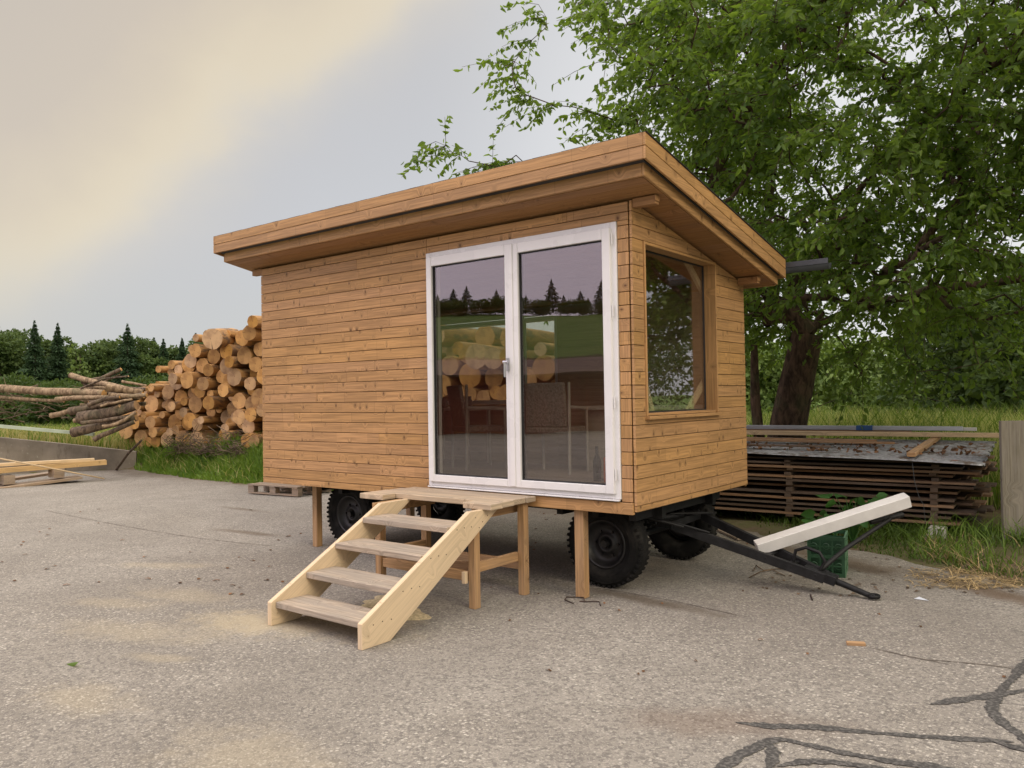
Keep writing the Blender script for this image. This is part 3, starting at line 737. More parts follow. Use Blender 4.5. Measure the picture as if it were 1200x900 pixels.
for u, vtop, D, kind, rw in [(-60,385,85,'b',4.5),(-35,392,90,'s',2),(-12,398,80,'b',4),(12,393,84,'b',3.8),(30,391,90,'b',3.6),(41,386,78,'s',2.1),(57,402,84,'b',3),(68,389,80,'s',2.0),(80,405,86,'b',2.6),(94,391,82,'w',2.6),
                              (112,408,84,'b',3),(125,402,88,'b',3.2),(138,398,84,'b',3.4),(150,390,80,'s',3.0),(163,404,86,'b',3.2),(172,412,82,'b',2.6),(181,405,88,'s',1.8),(192,407,84,'s',2.0),(205,411,90,'b',2.6),(214,406,86,'s',1.8),(230,400,88,'s',2.0),(250,402,84,'b',3.5),(280,398,88,'s',2.2),(310,400,90,'b',4)]:
    x, y = place(u, D); z0 = float(H(x, y))-.1; h = hgt(u, vtop-4, D, z0)
    if kind == 's': conifer('spruce_tree', x, y, h+.35, rw*1.1, SP, GT, 4500)
    elif kind == 'b': broad('broadleaf_tree', x, y, h, rw, BR, GT, 4600, m_far, card=.34, low=.2, lobes=16)
    else: broad('birch_tree', x, y, h, rw, 'airy pale green birch standing between two dark spruces', GT, 1300, m_birch, card=.36, low=.35, lobes=14)
for k, (u, D, h, rw) in enumerate([(-60,36,2.03,2.6),(-20,37,1.87,2.6),(18,38,2.11,2.6),(52,37,1.72,2.6),(85,36,2.03,2.6),(120,38,1.79,2.6),(155,36,1.95,2.6),(190,38,1.87,2.6),(225,36,2.4,2.8),(262,38,2.4,2.8),(300,38,2.4,2.8)]):
    x, y = place(u, D); broad('bush', x, y, h, rw, 'dark green bush at the foot of the far treeline', 'bushes under the far treeline', 7000, m_hedge, card=.15, low=.08)
# hedge / trees behind the meadow on the right
HB = 'leafy green bush behind the meadow to the right of the trunk'; GB = 'bushes behind the meadow'
for u, D, h, rw in [(868,26,3.0,2.2),(905,26,2.8,2.2),(985,30,2.6,2.4),(1030,28,2.2,2.2),(1075,27,2.6,2.4),(1120,20,3.4,2.2),(1165,19,3.6,2.2),(1205,17,3.6,2.2),(1260,18,4,2.5),(1320,18,4,2.5),(1400,19,4,2.6),(1500,20,4.2,2.8),(1640,21,4.4,3),(1850,22,4.6,3),(2200,23,4.8,3.2),(945,26,3,2.4),(800,26,3.2,2.5),(730,28,3.5,2.5)]:
    x, y = place(u, D); broad('bush', x, y, h, rw, HB, GB, 3600, m_hedge if u > 1090 else (m_birch if u > 980 else m_broad), card=.17, low=.12)
for u, D, h, rw, n, mt in [(1150,30,5.2,3.2,4200,m_hedge),(1230,26,5.4,3,4200,m_hedge),(1010,40,4.2,3,3000,m_broad)]:
    x, y = place(u, D); broad('broadleaf_tree', x, y, h, rw, 'dark leafy tree rising behind the bushes at right' if mt is m_hedge else 'brighter leafy tree behind the meadow just right of the big trunk', GB if mt is m_hedge else None, n, mt, card=.24, low=.15)
# trees and farm shed behind the camera (the door panes mirror them)
dv = np.array([-.55, -.835]); pv = np.array([-.835, .55])
protos = []
for k in range(46):
    D = 208+rng.uniform(-6, 14); w = -80+k*3.4+rng.uniform(-1.5, 1.5); p = CAM[:2]+dv*D+pv*w
    z0 = float(H(p[0], p[1]))-.3
    if k < 4: o = conifer('spruce_tree', float(p[0]), float(p[1]), 5.5+k*.7, 3.0, 'dark tree on the hill crest mirrored in the door glass', 'trees on the hill crest', 2600, z0=z0); protos.append(o)
    else:
        o = copy_tree(protos[k % 4]); o.location = (p[0], p[1], z0); q_ = .6+.55*random.random(); o.scale = (q_*1.3, q_*1.3, q_); o.rotation_euler.z = random.random()*6
protob = None
for k in range(34):
    D = 200+rng.uniform(-5, 6); w = -80+k*4.6+rng.uniform(-2, 2); p = CAM[:2]+dv*D+pv*w; z0 = float(H(p[0], p[1]))-.3
    if protob is None: protob = broad('broadleaf_tree', float(p[0]), float(p[1]), 5.5, 4.2, 'rounded tree on the hill crest mirrored in the door glass', 'trees on the hill crest', 1600, m_hedge, z0=z0, card=.5, low=.05)
    else:
        o = copy_tree(protob); o.location = (p[0], p[1], z0); q_ = .7+.5*random.random(); o.scale = (q_, q_, q_*.9); o.rotation_euler.z = random.random()*6
for D, w, h in [(34, -1.5, 9.0)]:
    p = CAM[:2]+dv*D+pv*w; broad('broadleaf_tree', float(p[0]), float(p[1]), h, 1.5, 'slender leafy tree in the yard mirrored in the left door pane', None, 900, m_hedge, card=.3, low=.45)
def shed():
    c = CAM[:2]+dv*27+pv*6; ang = math.atan2(pv[1], pv[0]); rot = Matrix.Rotation(ang, 3, 'Z'); pz = V((c[0], c[1], 0))
    r = empty('farm_shed', (c[0], c[1], 0), 'long low red shed across the yard mirrored in the door glass', 'shed')
    L = 12
    mb = MB()
    for k in range(int(2*L/.22)):
        x = -L+.22*k; mb.obox(pz+rot @ V((x+.11, 0, 1.3)), (.105, .06, 1.3), rot, grain=2)
    mb.build('wall', wood('red_shed_wood', (.20, .055, .035), knot=.1, var=.15, grain=.3), r, r)
    mb = MB(); mb.obox(pz+rot @ V((0, .8, 2.98)), (L+.4, 1.6, .05), rot @ Matrix.Rotation(R_(14), 3, 'X')); mb.build('roof', flat('shed_roof', (.10, .06, .045), .8), r, r)
shed()
def fence_far():
    c = CAM[:2]+dv*40+pv*6; ang = math.atan2(pv[1], pv[0]); rot = Matrix.Rotation(ang, 3, 'Z'); pz = V((c[0], c[1], 0))
    r = empty('plank_fence', (c[0], c[1], 0), 'tall weathered plank fence behind the shed mirrored in the door glass', 'fence')
    mb = MB()
    for k in range(200): mb.obox(pz+rot @ V((-22+.22*k, 0, 2.0)), (.09, .03, 2.0+.1*random.random()), rot, grain=2)
    mb.build('boards', m_grey, r, r)
    mb = MB(); mb.obox(pz+rot @ V((0, .08, 2.8)), (22, .05, .08), rot); mb.obox(pz+rot @ V((0, .08, 1)), (22, .05, .08), rot); mb.build('rail', m_grey, r, r)
fence_far()

# ------------------------------------------------------------------ the cabin
L, D = 4.638, 2.17; ZB = .705; SL = .187; PITCH = .1012; S1 = 2.994
OX, OY, OB = .344, .388, .267
def soff(y): return 3.142-SL*(y+.37)
HOUSE = empty('tiny_house', (-2.3, 1.1, 0), 'timber-clad tiny house on a black farm wagon with white double door', 'tiny house')
def hb(mb, name, mat, parent=HOUSE, bevel=0): return mb.build(name, mat, parent, HOUSE, bevel)
seams = [S1-k*PITCH for k in range(-3, 24)]
DX0, DX1, DZ0, DZ1 = -2.1105, -.1087, .812, 2.9295
WY0, WY1, WZ0, WZ1 = .151, 1.50, 1.44, 2.787
GAP = .0026
# front cladding
mb = MB()
def cl_front(x0, x1, z0, z1, jo=.0):
    # a run of boards, sometimes butt-jointed
    xs = [x0, x1]
    if x1-x0 > 2 and random.random() < .55: xs.insert(1, random.uniform(x0+.5, x1-.5))
    for a, b in zip(xs[:-1], xs[1:]):
        mb.box((a+(.0006 if a != x0 else 0), -.021+random.uniform(-.0015, .0015), z0), (b-(.0006 if b != x1 else 0), 0, z1))
for za, zb in zip(seams[1:], seams[:-1]):
    za_, zb_ = za+GAP, zb-GAP
    if zb_ < ZB+.02 or za_ > soff(0): continue
    za_ = max(za_, ZB); zb_ = min(zb_, soff(0)-.004)
    if zb_-za_ < .01: continue
    cl_front(-L, DX0-.003 if not za_ > DZ1 else DX0-.002, za_, zb_)
    if za_ >= DZ1: cl_front(DX0+.001, -.012, za_, zb_)
    elif zb_ > DZ1: mb.box((DX0+.001, -.021, DZ1+.003), (-.012, 0, zb_)) ; mb.box((DX1+.003, -.021, za_), (-.012, 0, DZ1+.001))
    elif za_ > .79: mb.box((DX1+.003, -.021, za_), (-.012, 0, zb_))
    else:
        if zb_ > .80: mb.box((DX1+.003, -.021, .795), (-.012, 0, zb_))
hb(mb, 'front_wall', m_larch, bevel=.0025)
mb = MB(); mb.box((DX0+.002, -.035, ZB-.004), (-.006, 0, .79)); hb(mb, 'sill_board', m_fascia, bevel=.004)
# side cladding (x = 0 plane), boards run along y, tapered at the top by the roof
mb = MB(); XS0, XS1 = .0, .021
def sideboard(y0, y1, z0, z1):
    if z1 <= soff(y1)-.004: mb.box((XS0, y0, z0), (XS1+random.uniform(-.0015, .0015), y1, z1), grain=1); return
    # clip against the sloping soffit
    t0 = min(z1, soff(y0)-.004); 
    ye = min(y1, (3.142-.004-z0)/SL-.37) if z0 > soff(y1)-.004 else y1
    t1 = min(z1, soff(ye)-.004)
    ym = max(y0, min(ye, (3.142-.004-z1)/SL-.37))
    if ym > y0+.02: mb.box((XS0, y0, z0), (XS1, ym, z1), grain=1)
    if ye-ym > .01: mb.hexa([(XS0, ym, z0), (XS1, ym, z0), (XS0, ye, z0), (XS1, ye, z0), (XS0, ym, min(z1, soff(ym)-.004)), (XS1, ym, min(z1, soff(ym)-.004)), (XS0, ye, max(t1, z0+.001)), (XS1, ye, max(t1, z0+.001))], L=1)
for za, zb in zip(seams[1:], seams[:-1]):
    za_, zb_ = max(za+GAP, ZB+.02), zb-GAP
    if zb_ < ZB+.04 or za_ > soff(0): continue
    if zb_ <= WZ0 or za_ >= WZ1: sideboard(-.018, D, za_, zb_)
    elif za_ < WZ0 < zb_:
        sideboard(-.018, D, za_, WZ0-.002); sideboard(-.018, WY0-.004, WZ0, zb_); sideboard(WY1+.004, D, WZ0, zb_)
    elif za_ < WZ1 < zb_:
        sideboard(-.018, WY0-.004, za_, zb_); sideboard(WY1+.004, D, za_, zb_); sideboard(WY0-.002, WY1+.002, WZ1+.003, zb_)
    else: sideboard(-.018, WY0-.004, za_, zb_); sideboard(WY1+.004, D, za_, zb_)
hb(mb, 'side_wall', m_larch, bevel=.0025)
# left gable and rear wall cladding
mb = MB()
for za, zb in zip(seams[1:], seams[:-1]):
    za_, zb_ = max(za+GAP, ZB), zb-GAP
    if zb_ < ZB+.02: continue
    if zb_ < soff(D): mb.box((-L-.021, -.018, za_), (-L, D, zb_), grain=1)
    elif za_ < soff(0): mb.box((-L-.021, -.018, za_), (-L, max(.1, min(D, (3.13-zb_)/SL-.37)), min(zb_, soff(-.018)-.01)), grain=1)
hb(mb, 'gable_wall', m_larch)
RW = (-4.02, -2.10, 1.52, 2.52)   # rear window opening x0,x1,z0,z1
mb = MB()
for za, zb in zip(seams[1:], seams[:-1]):
    za_, zb_ = max(za+GAP, ZB), min(zb-GAP, soff(D)-.01)
    if zb_ < za_+.02: continue
    if zb_ < RW[2] or za_ > RW[3]: mb.box((-L, D, za_), (0, D+.02, zb_))
    else:
        mb.box((-L, D, za_), (RW[0]-.005, D+.02, zb_)); mb.box((RW[1]+.005, D, za_), (0, D+.02, zb_))
hb(mb, 'rear_wall', m_larch)
# black membrane behind the boards (with openings)
mb = MB(); t = .004
for x0, x1, z0, z1 in ((-L+.004, DX0-.001, ZB+.01, 3.04), (DX0-.001, DX1+.001, DZ1, 3.04), (DX1+.001, -.004, ZB+.01, 3.04), (DX0, DX1, ZB+.01, DZ0-.003)): mb.box((x0, .002, z0), (x1, .006, z1))
for y0, y1, z0, z1 in ((.0, WY0-.002, ZB+.03, 2.9), (WY1+.002, D-.004, ZB+.03, 2.62), (WY0-.002, WY1+.002, ZB+.03, WZ0-.002), (WY0-.002, 1.4, WZ1+.003, 2.8)): mb.box((-.006, y0, z0), (-.002, y1, z1))
hb(mb, 'wind_membrane', m_black)
# inner lining
IZ0 = .84
mb = MB(); yi0, yi1, xi0, xi1 = .12, D-.12, -L+.12, -.12
def lin(x0, x1, y0, y1, z0, z1, ax_):
    n = max(1, int(round((z1-z0)/.12))) if ax_ != 'z' else 1
    for k in range(n):
        a, b = z0+(z1-z0)*k/n, z0+(z1-z0)*(k+1)/n
        mb.box((x0, y0, a+.001), (x1, y1, b-.001))
lin(xi0, RW[0]-.002, yi1, yi1+.018, IZ0, 2.62, 'y'); lin(RW[1]+.002, xi1, yi1, yi1+.018, IZ0, 2.62, 'y'); lin(RW[0], RW[1], yi1, yi1+.018, IZ0, RW[2]-.002, 'y'); lin(RW[0], RW[1], yi1, yi1+.018, RW[3]+.002, 2.62, 'y')
lin(xi0-.018, xi0, yi0, yi1, IZ0, 2.62, 'x')
lin(xi0, DX0-.01, yi0-.018, yi0, IZ0, 2.62, 'y'); lin(DX1+.01, xi1, yi0-.018, yi0, IZ0, 2.62, 'y')
lin(xi1, xi1+.018, yi0, WY0+.02, IZ0, 2.62, 'x'); lin(xi1, xi1+.018, WY1-.01, yi1, IZ0, 2.62, 'x'); lin(xi1, xi1+.018, WY0+.02, WY1-.01, IZ0, WZ0-.01, 'x')
hb(mb, 'inner_lining', m_inner)
mb = MB()
for k in range(12):
    y0 = .02+k*(D-.04)/12; mb.box((-L+.01, y0+.001, IZ0-.03), (-.01, y0+(D-.04)/12-.001, IZ0))
hb(mb, 'floor', m_innerfloor)
mb = MB()
for yv in np.arange(.0, D-.05, .43): mb.box((-L+.01, yv+.01, ZB+.012), (-.01, yv+.07, IZ0-.032))
mb.box((-L+.02, .08, ZB+.004), (-.02, D-.02, ZB+.010))
hb(mb, 'floor_joists', m_post)

# roof ---------------------------------------------------------------
def sz(y, z0): return z0-SL*(y+OY)    # height on the roof slope, z0 given at the front edge
ROOF = None
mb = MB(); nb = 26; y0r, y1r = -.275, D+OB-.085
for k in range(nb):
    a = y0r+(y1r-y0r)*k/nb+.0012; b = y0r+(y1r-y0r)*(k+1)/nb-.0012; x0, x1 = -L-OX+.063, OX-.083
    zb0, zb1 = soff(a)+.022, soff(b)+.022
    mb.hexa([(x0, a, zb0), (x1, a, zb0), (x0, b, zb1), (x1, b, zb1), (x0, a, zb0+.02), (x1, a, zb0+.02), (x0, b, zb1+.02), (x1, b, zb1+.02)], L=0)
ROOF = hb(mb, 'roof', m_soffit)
mb = MB()  # fascia
TOP, H1 = 3.428, .094
def front_f(x0, x1, ya, yb, z0, z1): mb.box((x0, ya, z0), (x1, yb, z1), grain=0)
for k in range(2):
    z1 = TOP-k*(H1); z0 = z1-H1+.004
    # front and back
    front_f(-L-OX, OX-.021, -OY, -OY+.022, z0, z1)
    zb_ = sz(D+OB, z1); front_f(-L-OX, OX-.021, D+OB-.022, D+OB, zb_-H1+.004, zb_)
    for sx in (1, -1):
        xa, xb = (OX-.020, OX) if sx > 0 else (-L-OX-.001, -L-OX+.02)
        if sx < 0: xa, xb = -L-OX-.0215, -L-OX-.0015
        ya, yb = -OY, D+OB
        mb.hexa([(xa, ya, z0), (xb, ya, z0), (xa, yb, sz(yb, z0)), (xb, yb, sz(yb, z0)), (xa, ya, z1), (xb, ya, z1), (xa, yb, sz(yb, z1)), (xb, yb, sz(yb, z1))], L=1)
# lower, set back band
zL1, zL0 = 3.262, 3.152
front_f(-L-OX+.062, OX-.081, -.300, -.275, zL0, zL1)
zz = sz(D+OB, 0); front_f(-L-OX+.062, OX-.081, D+OB-.083, D+OB-.063, zL0+zz+.02, zL1+zz+.02)
for xa, xb in ((OX-.080, OX-.060), (-L-OX+.041, -L-OX+.061)):
    ya, yb = -.3005, D+OB-.060
    mb.hexa([(xa, ya, zL0), (xb, ya, zL0), (xa, yb, zL0-SL*(yb-ya)), (xb, yb, zL0-SL*(yb-ya)), (xa, ya, zL1), (xb, ya, zL1), (xa, yb, zL1-SL*(yb-ya)), (xb, yb, zL1-SL*(yb-ya))], L=1)
hb(mb, 'fascia', m_fascia, ROOF, .003)
mb = MB()   # black core and membrane, slightly wavy edge
x0, x1 = -L-OX+.03, OX-.045
mb.hexa([(x0, -.34, soff(-.34)+.115), (x1, -.34, soff(-.34)+.115), (x0, D+.21, soff(D+.21)+.115), (x1, D+.21, soff(D+.21)+.115), (x0, -.34, TOP-.01), (x1, -.34, TOP-.01), (x0, D+.21, sz(D+.21, TOP)-.01), (x1, D+.21, sz(D+.21, TOP)-.01)])
n = 60
for k in range(n):
    a = -L-OX-.02+(L+2*OX+.03)*k/n; b = -L-OX-.02+(L+2*OX+.03)*(k+1)/n; e = .001+.001*math.sin(k*1.7)
    za = TOP+.001; 
    mb.hexa([(a, -OY+.003, za), (b, -OY+.003, za), (a, D+OB, sz(D+OB, za)), (b, D+OB, sz(D+OB, za)), (a, -OY+.003, za+.002+e), (b, -OY+.003, za+.002+e), (a, D+OB, sz(D+OB, za)+.006), (b, D+OB, sz(D+OB, za)+.006)])
hb(mb, 'roof_membrane', m_roofm, ROOF)
# purlins reaching out under the soffit
mb = MB()
for yy in (.0, 2.03):
    zt = soff(yy+.03)+.016
    for xa, xb in ((.024, .215), (-L-.20, -L-.024)):
        mb = MB(); mb.box((xa, yy-.01, zt-.065), (xb, yy+.05, zt), grain=0)
        if xa > 0: mb.box((.2155, yy-.02, zt-.045), (.224, yy+.045, zt-.001), grain=2)
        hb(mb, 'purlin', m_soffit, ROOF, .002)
mb.box((-L-.022, -.03, 2.965), (.0, -.0225, soff(0)-.002), grain=0) if False else None
# gutter at the back eave
mb = MB(); prof = [(math.cos(R_(a))*.055, math.sin(R_(a))*.055) for a in range(180, 361, 20)]
gy_, gz_ = D+OB+.062, sz(D+OB, TOP)-.075; xa, xb = -L-OX, .74; b = len(mb.v); n = len(prof)
for xx in (xa, xb):
    for k in (0, 1):
        for (py, pz) in prof: mb.v.append((xx, gy_+py*(1-.06*k), gz_+pz*(1-.06*k)))
for i in range(n-1):
    for k in (0, 1):
        a0 = b+k*n+i; mb.face([a0, a0+1, a0+1+2*n, a0+2*n], [(0, 0)]*4, 0, True)
    mb.face([b+2*n+i, b+2*n+i+1, b+3*n+i+1, b+3*n+i], [(0, 0)]*4); mb.face([b+i, b+n+i, b+n+i+1, b+i+1], [(0, 0)]*4)
mb.face([b+2*n+i for i in range(n)], [(0, 0)]*n); 
mb.box((xa, gy_-.058, gz_-.004), (xb, gy_-.050, gz_+.045)); mb.box((xa, gy_+.047, gz_-.006), (xb, gy_+.060, gz_+.010))
hb(mb, 'gutter', m_gutter)

# double door --------------------------------------------------------
YF = -.022
mb = MB()
fr = .055
def frame(mb, x0, x1, z0, z1, w, y0, y1, wb=None, wt=None):
    wb = w if wb is None else wb; wt = w if wt is None else wt
    mb.box((x0, y0, z0), (x0+w, y1, z1)); mb.box((x1-w, y0, z0), (x1, y1, z1))
    mb.box((x0+w+.0005, y0+.0006, z0), (x1-w-.0005, y1, z0+wb)); mb.box((x0+w+.0005, y0+.0006, z1-wt), (x1-w-.0005, y1, z1))
frame(mb, DX0, DX1, DZ0, DZ1, .05, YF-.012, .10, wb=.045)
mb.box((DX0+.05, .0, DZ0+.045), (DX0+.07, .08, DZ1-.05)); mb.box((DX1-.07, .0, DZ0+.045), (DX1-.05, .08, DZ1-.05))
DOOR = hb(mb, 'double_door', m_upvc, bevel=.003)
GL = glass('door_glass', .115, (.80, .79, .76))
def leaf(x0, x1, gx0, gx1, z0=.853, z1=2.885, gz0=.915, gz1=2.80):
    mb = MB(); ya, yb = -.062, .02
    mb.box((x0, ya, z0), (gx0, yb, z1)); mb.box((gx1, ya, z0), (x1, yb, z1))
    mb.box((gx0+.0005, ya+.0006, z0), (gx1-.0005, yb, gz0)); mb.box((gx0+.0005, ya+.0006, gz1), (gx1-.0005, yb, z1))
    lf = hb(mb, 'door_leaf', m_upvc, DOOR, .004)
    mb = MB(); g = .009
    for a in ((gx0-.004, gz0-.004, gx0+g, gz1+.004), (gx1-g, gz0-.004, gx1+.004, gz1+.004), (gx0+g, gz0-.004, gx1-g, gz0+g), (gx0+g, gz1-g, gx1-g, gz1+.004)):
        mb.box((a[0], -.040, a[1]), (a[2], .010, a[3]))
    hb(mb, 'gasket', m_gasket, DOOR)
    mb = MB(); mb.box((gx0+.002, -.030, gz0+.002), (gx1-.002, -.024, gz1-.002)); hb(mb, 'glass_pane', GL, DOOR)
leaf(-2.083, -1.110, -2.022, -1.175)
leaf(-1.104, -.150, -1.036, -.222)
mb = MB()   # cover strip between the leaves
mb.box((-1.135, -.072, .86), (-1.085, -.0625, 2.88)); hb(mb, 'meeting_strip', m_upvc, DOOR, .003)
mb = MB(); zc = 1.86
mb.box((-1.155, -.080, zc-.04), (-1.128, -.0725, zc+.07)); mb.tube([(-1.142, -.08, zc+.035), (-1.142, -.115, zc+.035)], .011, 10); mb.tube([(-1.142, -.115, zc+.038), (-1.142, -.118, zc-.09)], [.011, .009], 10)
mb.tube([(-1.16, -.112, zc+.035), (-1.115, -.112, zc+.035)], .013, 10)
hb(mb, 'handle', m_metal, DOOR)
for zc in (1.0, 1.55, 2.25, 2.80):
    mb = MB(); mb.tube([(-.136, -.052, zc-.045), (-.136, -.052, zc+.045)], .0055, 10); mb.tube([(-.136, -.052, zc-.004), (-.136, -.052, zc+.004)], .007, 10); hb(mb, 'hinge', m_upvc, DOOR)
mb = MB(); mb.box((DX0+.01, -.060, DZ0-.012), (DX1-.0, -.036, DZ0+.0)); hb(mb, 'weather_sill', m_upvc, DOOR, .002)

# side window --------------------------------------------------------
mb = MB()   # reveal boards
mb.box((-.11, WY0, WZ0), (.032, WY0+.022, WZ1)); mb.box((-.11, WY1-.022, WZ0), (.032, WY1, WZ1)); mb.box((-.11, WY0+.022, WZ1-.022), (.032, WY1-.022, WZ1)); mb.box((-.11, WY0+.022, WZ0), (.016, WY1-.022, WZ0+.02))
WIN = hb(mb, 'side_window', m_fascia, bevel=.002)
mb = MB(); mb.box((-.02, WY0-.012, WZ0-.028), (.062, WY1+.012, WZ0-.002), grain=1); hb(mb, 'sill', m_fascia, WIN, .003)
mb = MB(); mb.box((-.092, WY0+.022, WZ0+.02), (-.084, WY1-.022, WZ1-.022)); hb(mb, 'glass_pane', glass('window_glass', .17, (.88, .88, .86)), WIN)
mb = MB(); g = .012; xs = (-.098, -.078)
for a in ((WY0+.022, WZ0+.02, WY0+.022+g, WZ1-.022), (WY1-.022-g, WZ0+.02, WY1-.022, WZ1-.022), (WY0+.022+g, WZ0+.02, WY1-.022-g, WZ0+.02+g), (WY0+.022+g, WZ1-.022-g, WY1-.022-g, WZ1-.022)): mb.box((xs[0], a[0], a[1]), (xs[1], a[2], a[3]))
hb(mb, 'gasket', m_gasket, WIN)
xb_ = -.125    # diagonal corner braces just inside the pane
def onx(u, v, x):
    w = ray(u, v); return CAM + w*((x-CAM[0])/w[0])
for a, b in (((806, 482), (829, 440)), ((801, 300), (829, 352)), ((753, 440), (764, 484))):
    mb = MB(); mb.bar(onx(*a, xb_), onx(*b, xb_), .055, .03, up=(1, 0, 0)); hb(mb, 'brace', m_brace, WIN)
# rear window
mb = MB(); x0, x1, z0, z1 = RW
frame(mb, x0, x1, z0, z1, .05, D-.10, D+.01)
for xc in (-2.72, ): mb.box((xc-.10, D-.10, z0+.05), (xc+.10, D+.01, z1-.05))
RWN = hb(mb, 'rear_window', m_upvc, bevel=.003)
mb = MB(); mb.box((x0+.05, D-.05, z0+.05), (x1-.05, D-.044, z1-.05)); hb(mb, 'glass_pane', glass('rear_glass', .05, (.9, .92, .9)), RWN)
mb = MB(); mb.box((x0-.06, D-.24, z0-.05), (x1+.06, D-.12, z0-.022)); hb(mb, 'inner_sill', m_paint, RWN)

# wagon --------------------------------------------------------------
mb = MB()
for yy in (.62, 1.62): mb.box((-4.3, yy, .58), (-.1, yy+.07, .70))
for xx in (-4.2, -3.74, -2.2, -.9, -.545, -.2): mb.box((xx-.03, .30, .60), (xx+.03, 1.95, .69))
mb.tube([(-.545, .5, .36), (-.545, 1.85, .36)], .04, 10); mb.tube([(-3.745, .5, .36), (-3.745, 1.85, .36)], .04, 10)
mb.box((-.72, .85, .45), (-.37, 1.5, .57)); mb.box((-3.80, .75, .38), (-3.69, 1.6, .58))
mb.lathe([(.30, .50), (.34, .50), (.34, .56), (.30, .56), (.30, .50)], (-.545, 1.17, 0), 'z', 28)
for yy in (.75, 1.6):
    for xx in (-.545, -3.745):
        for k in range(3): mb.tube([(xx-.32+.05*k, yy, .52-.03*k), (xx, yy, .42-.012*k), (xx+.32-.05*k, yy, .52-.03*k)], .012, 6)
hb(mb, 'chassis', m_steel)
R0 = .362
def wheel(x, yf, sgn):
    ya = yf; w = .18*sgn
    mb = MB(); P = [(.20, .03), (.235, .012), (.27, .0), (.315, .004), (.338, .018), (R0-.006, .035), (R0, .06), (R0, .12), (R0-.006, .145), (.338, .162), (.315, .176), (.27, .18), (.235, .168), (.20, .15), (.20, .03)]
    mb.lathe([(r, t*sgn) for r, t in P], (x, ya, R0), 'y', 56)
    for k in range(44):    # tread blocks
        a = 2*math.pi*k/44
        for t in (.030, .150):
            rot = Matrix.Rotation(-a, 3, 'Y'); mb.obox(V((x, ya+t*sgn, R0))+rot @ V((R0-.0115, 0, 0)), (.0105, .022, .011), rot)
        rot = Matrix.Rotation(-a-.07, 3, 'Y'); mb.obox(V((x, ya+.09*sgn, R0))+rot @ V((R0-.0065, 0, 0)), (.006, .03, .014), rot)
    for rr in (.262, .318):
        mb.lathe([(rr, -.0005*sgn), (rr+.003, -.004*sgn), (rr+.006, -.0005*sgn)], (x, ya, R0), 'y', 56)
    ty = NT('rubber') if 'rubber' not in bpy.data.materials else None
    m = bpy.data.materials['rubber'] if ty is None else ty.out(ty.mix(ty.remap(ty.noise(ty.pos(), 11, 4), .4, .75), (.008, .008, .008), (.026, .024, .022)), .8, ty.bump(ty.noise(ty.pos(), 60, 2), .2, .003), spec=.2)
    wh = hb(mb, 'wheel', m)
    mb = MB()
    mb.lathe([(.0, .07), (.05, .07), (.055, .055), (.075, .055), (.085, .075), (.15, .085), (.165, .05), (.185, .035), (.192, .018), (.205, .02), (.212, .035), (.205, .06)][::1], (x, ya, R0), 'y', 40) if sgn > 0 else mb.lathe([(r, -t) for r, t in [(.0, .07), (.05, .07), (.055, .055), (.075, .055), (.085, .075), (.15, .085), (.165, .05), (.185, .035), (.192, .018), (.205, .02)]], (x, ya, R0), 'y', 40)
    mb.tube([(x, ya+.075*sgn, R0), (x, ya+.02*sgn, R0)], [.034, .03], 14)
    for k in range(6):
        a = k*math.pi/3; mb.tube([(x+math.cos(a)*.11, ya+.085*sgn, R0+math.sin(a)*.11), (x+math.cos(a)*.11, ya+.062*sgn, R0+math.sin(a)*.11)], .011, 6)
    hb(mb, 'rim', m_rim, wh)
for xx in (-.545, -3.745): wheel(xx, .40, 1); wheel(xx, 1.94, -1)
# drawbar
mb = MB()
An, Af = V(ony(786, 615, .92)), V(ony(820, 603, 1.45)); Tn, Tf = V((1.02, 1.17, .13)), V((1.02, 1.25, .14)); tip = V((1.335, 1.235, .03))
mb.bar(An, Tn, .045, .075); mb.bar(Af, Tf, .045, .075)
mb.bar(An+V((0, -.03, 0)), Af+V((0, .03, 0)), .05, .06)
mb.bar(V((-.545, .92, .50)), An, .05, .06); mb.bar(V((-.545, 1.45, .50)), Af, .05, .06)
for t in (.62, .78, .93):
    a = An.lerp(Tn, t); b = Af.lerp(Tf, t); mb.bar(a, b, .07, .018, ext=.02)
mb.bar(V((.86, 1.20, .185)), V((1.10, 1.215, .115)), .12, .07)
mb.tube([(1.05, 1.215, .125), (1.20, 1.228, .075), tip], [.028, .024, .022], 10)
mb.lathe([(.020, -.014), (.046, -.014), (.050, 0), (.046, .014), (.020, .014), (.020, -.014)], (tip.x+.03, tip.y+.002, .028), 'z', 20)
DB = hb(mb, 'drawbar', m_steel, bevel=.003)
mb = MB(); BRa = V((.98, 1.22, .19)); BRb = V(dep(1043, 608, 6.62))
mb.tube([BRa, BRa.lerp(BRb, .35)+V((0, 0, .02)), BRb], [.020, .018, .018], 8)
mb.tube([V((.78, 1.17, .24)), V((.80, 1.17, .33)), V((.88, 1.18, .36)), V((.98, 1.19, .33)), V((1.02, 1.2, .26)), V((.98, 1.2, .19))], .014, 8)
mb.tube([V(dep(1020, 612, 6.66)), V(dep(1058, 603, 6.7))], .022, 8)
hb(mb, 'support_arm', m_steel, DB)
mb = MB(); mb.tube([(-.5, .75, .55), (-.1, .85, .52), (.15, .98, .44)], .010, 6); mb.tube([(-.3, .6, .60), (0, .8, .50)], .012, 6); mb.tube([(-.25, 1.05, .56), (-.05, 1.3, .55), (-.02, 1.45, .53)], .009, 6); hb(mb, 'brake_linkage', m_steel, DB)

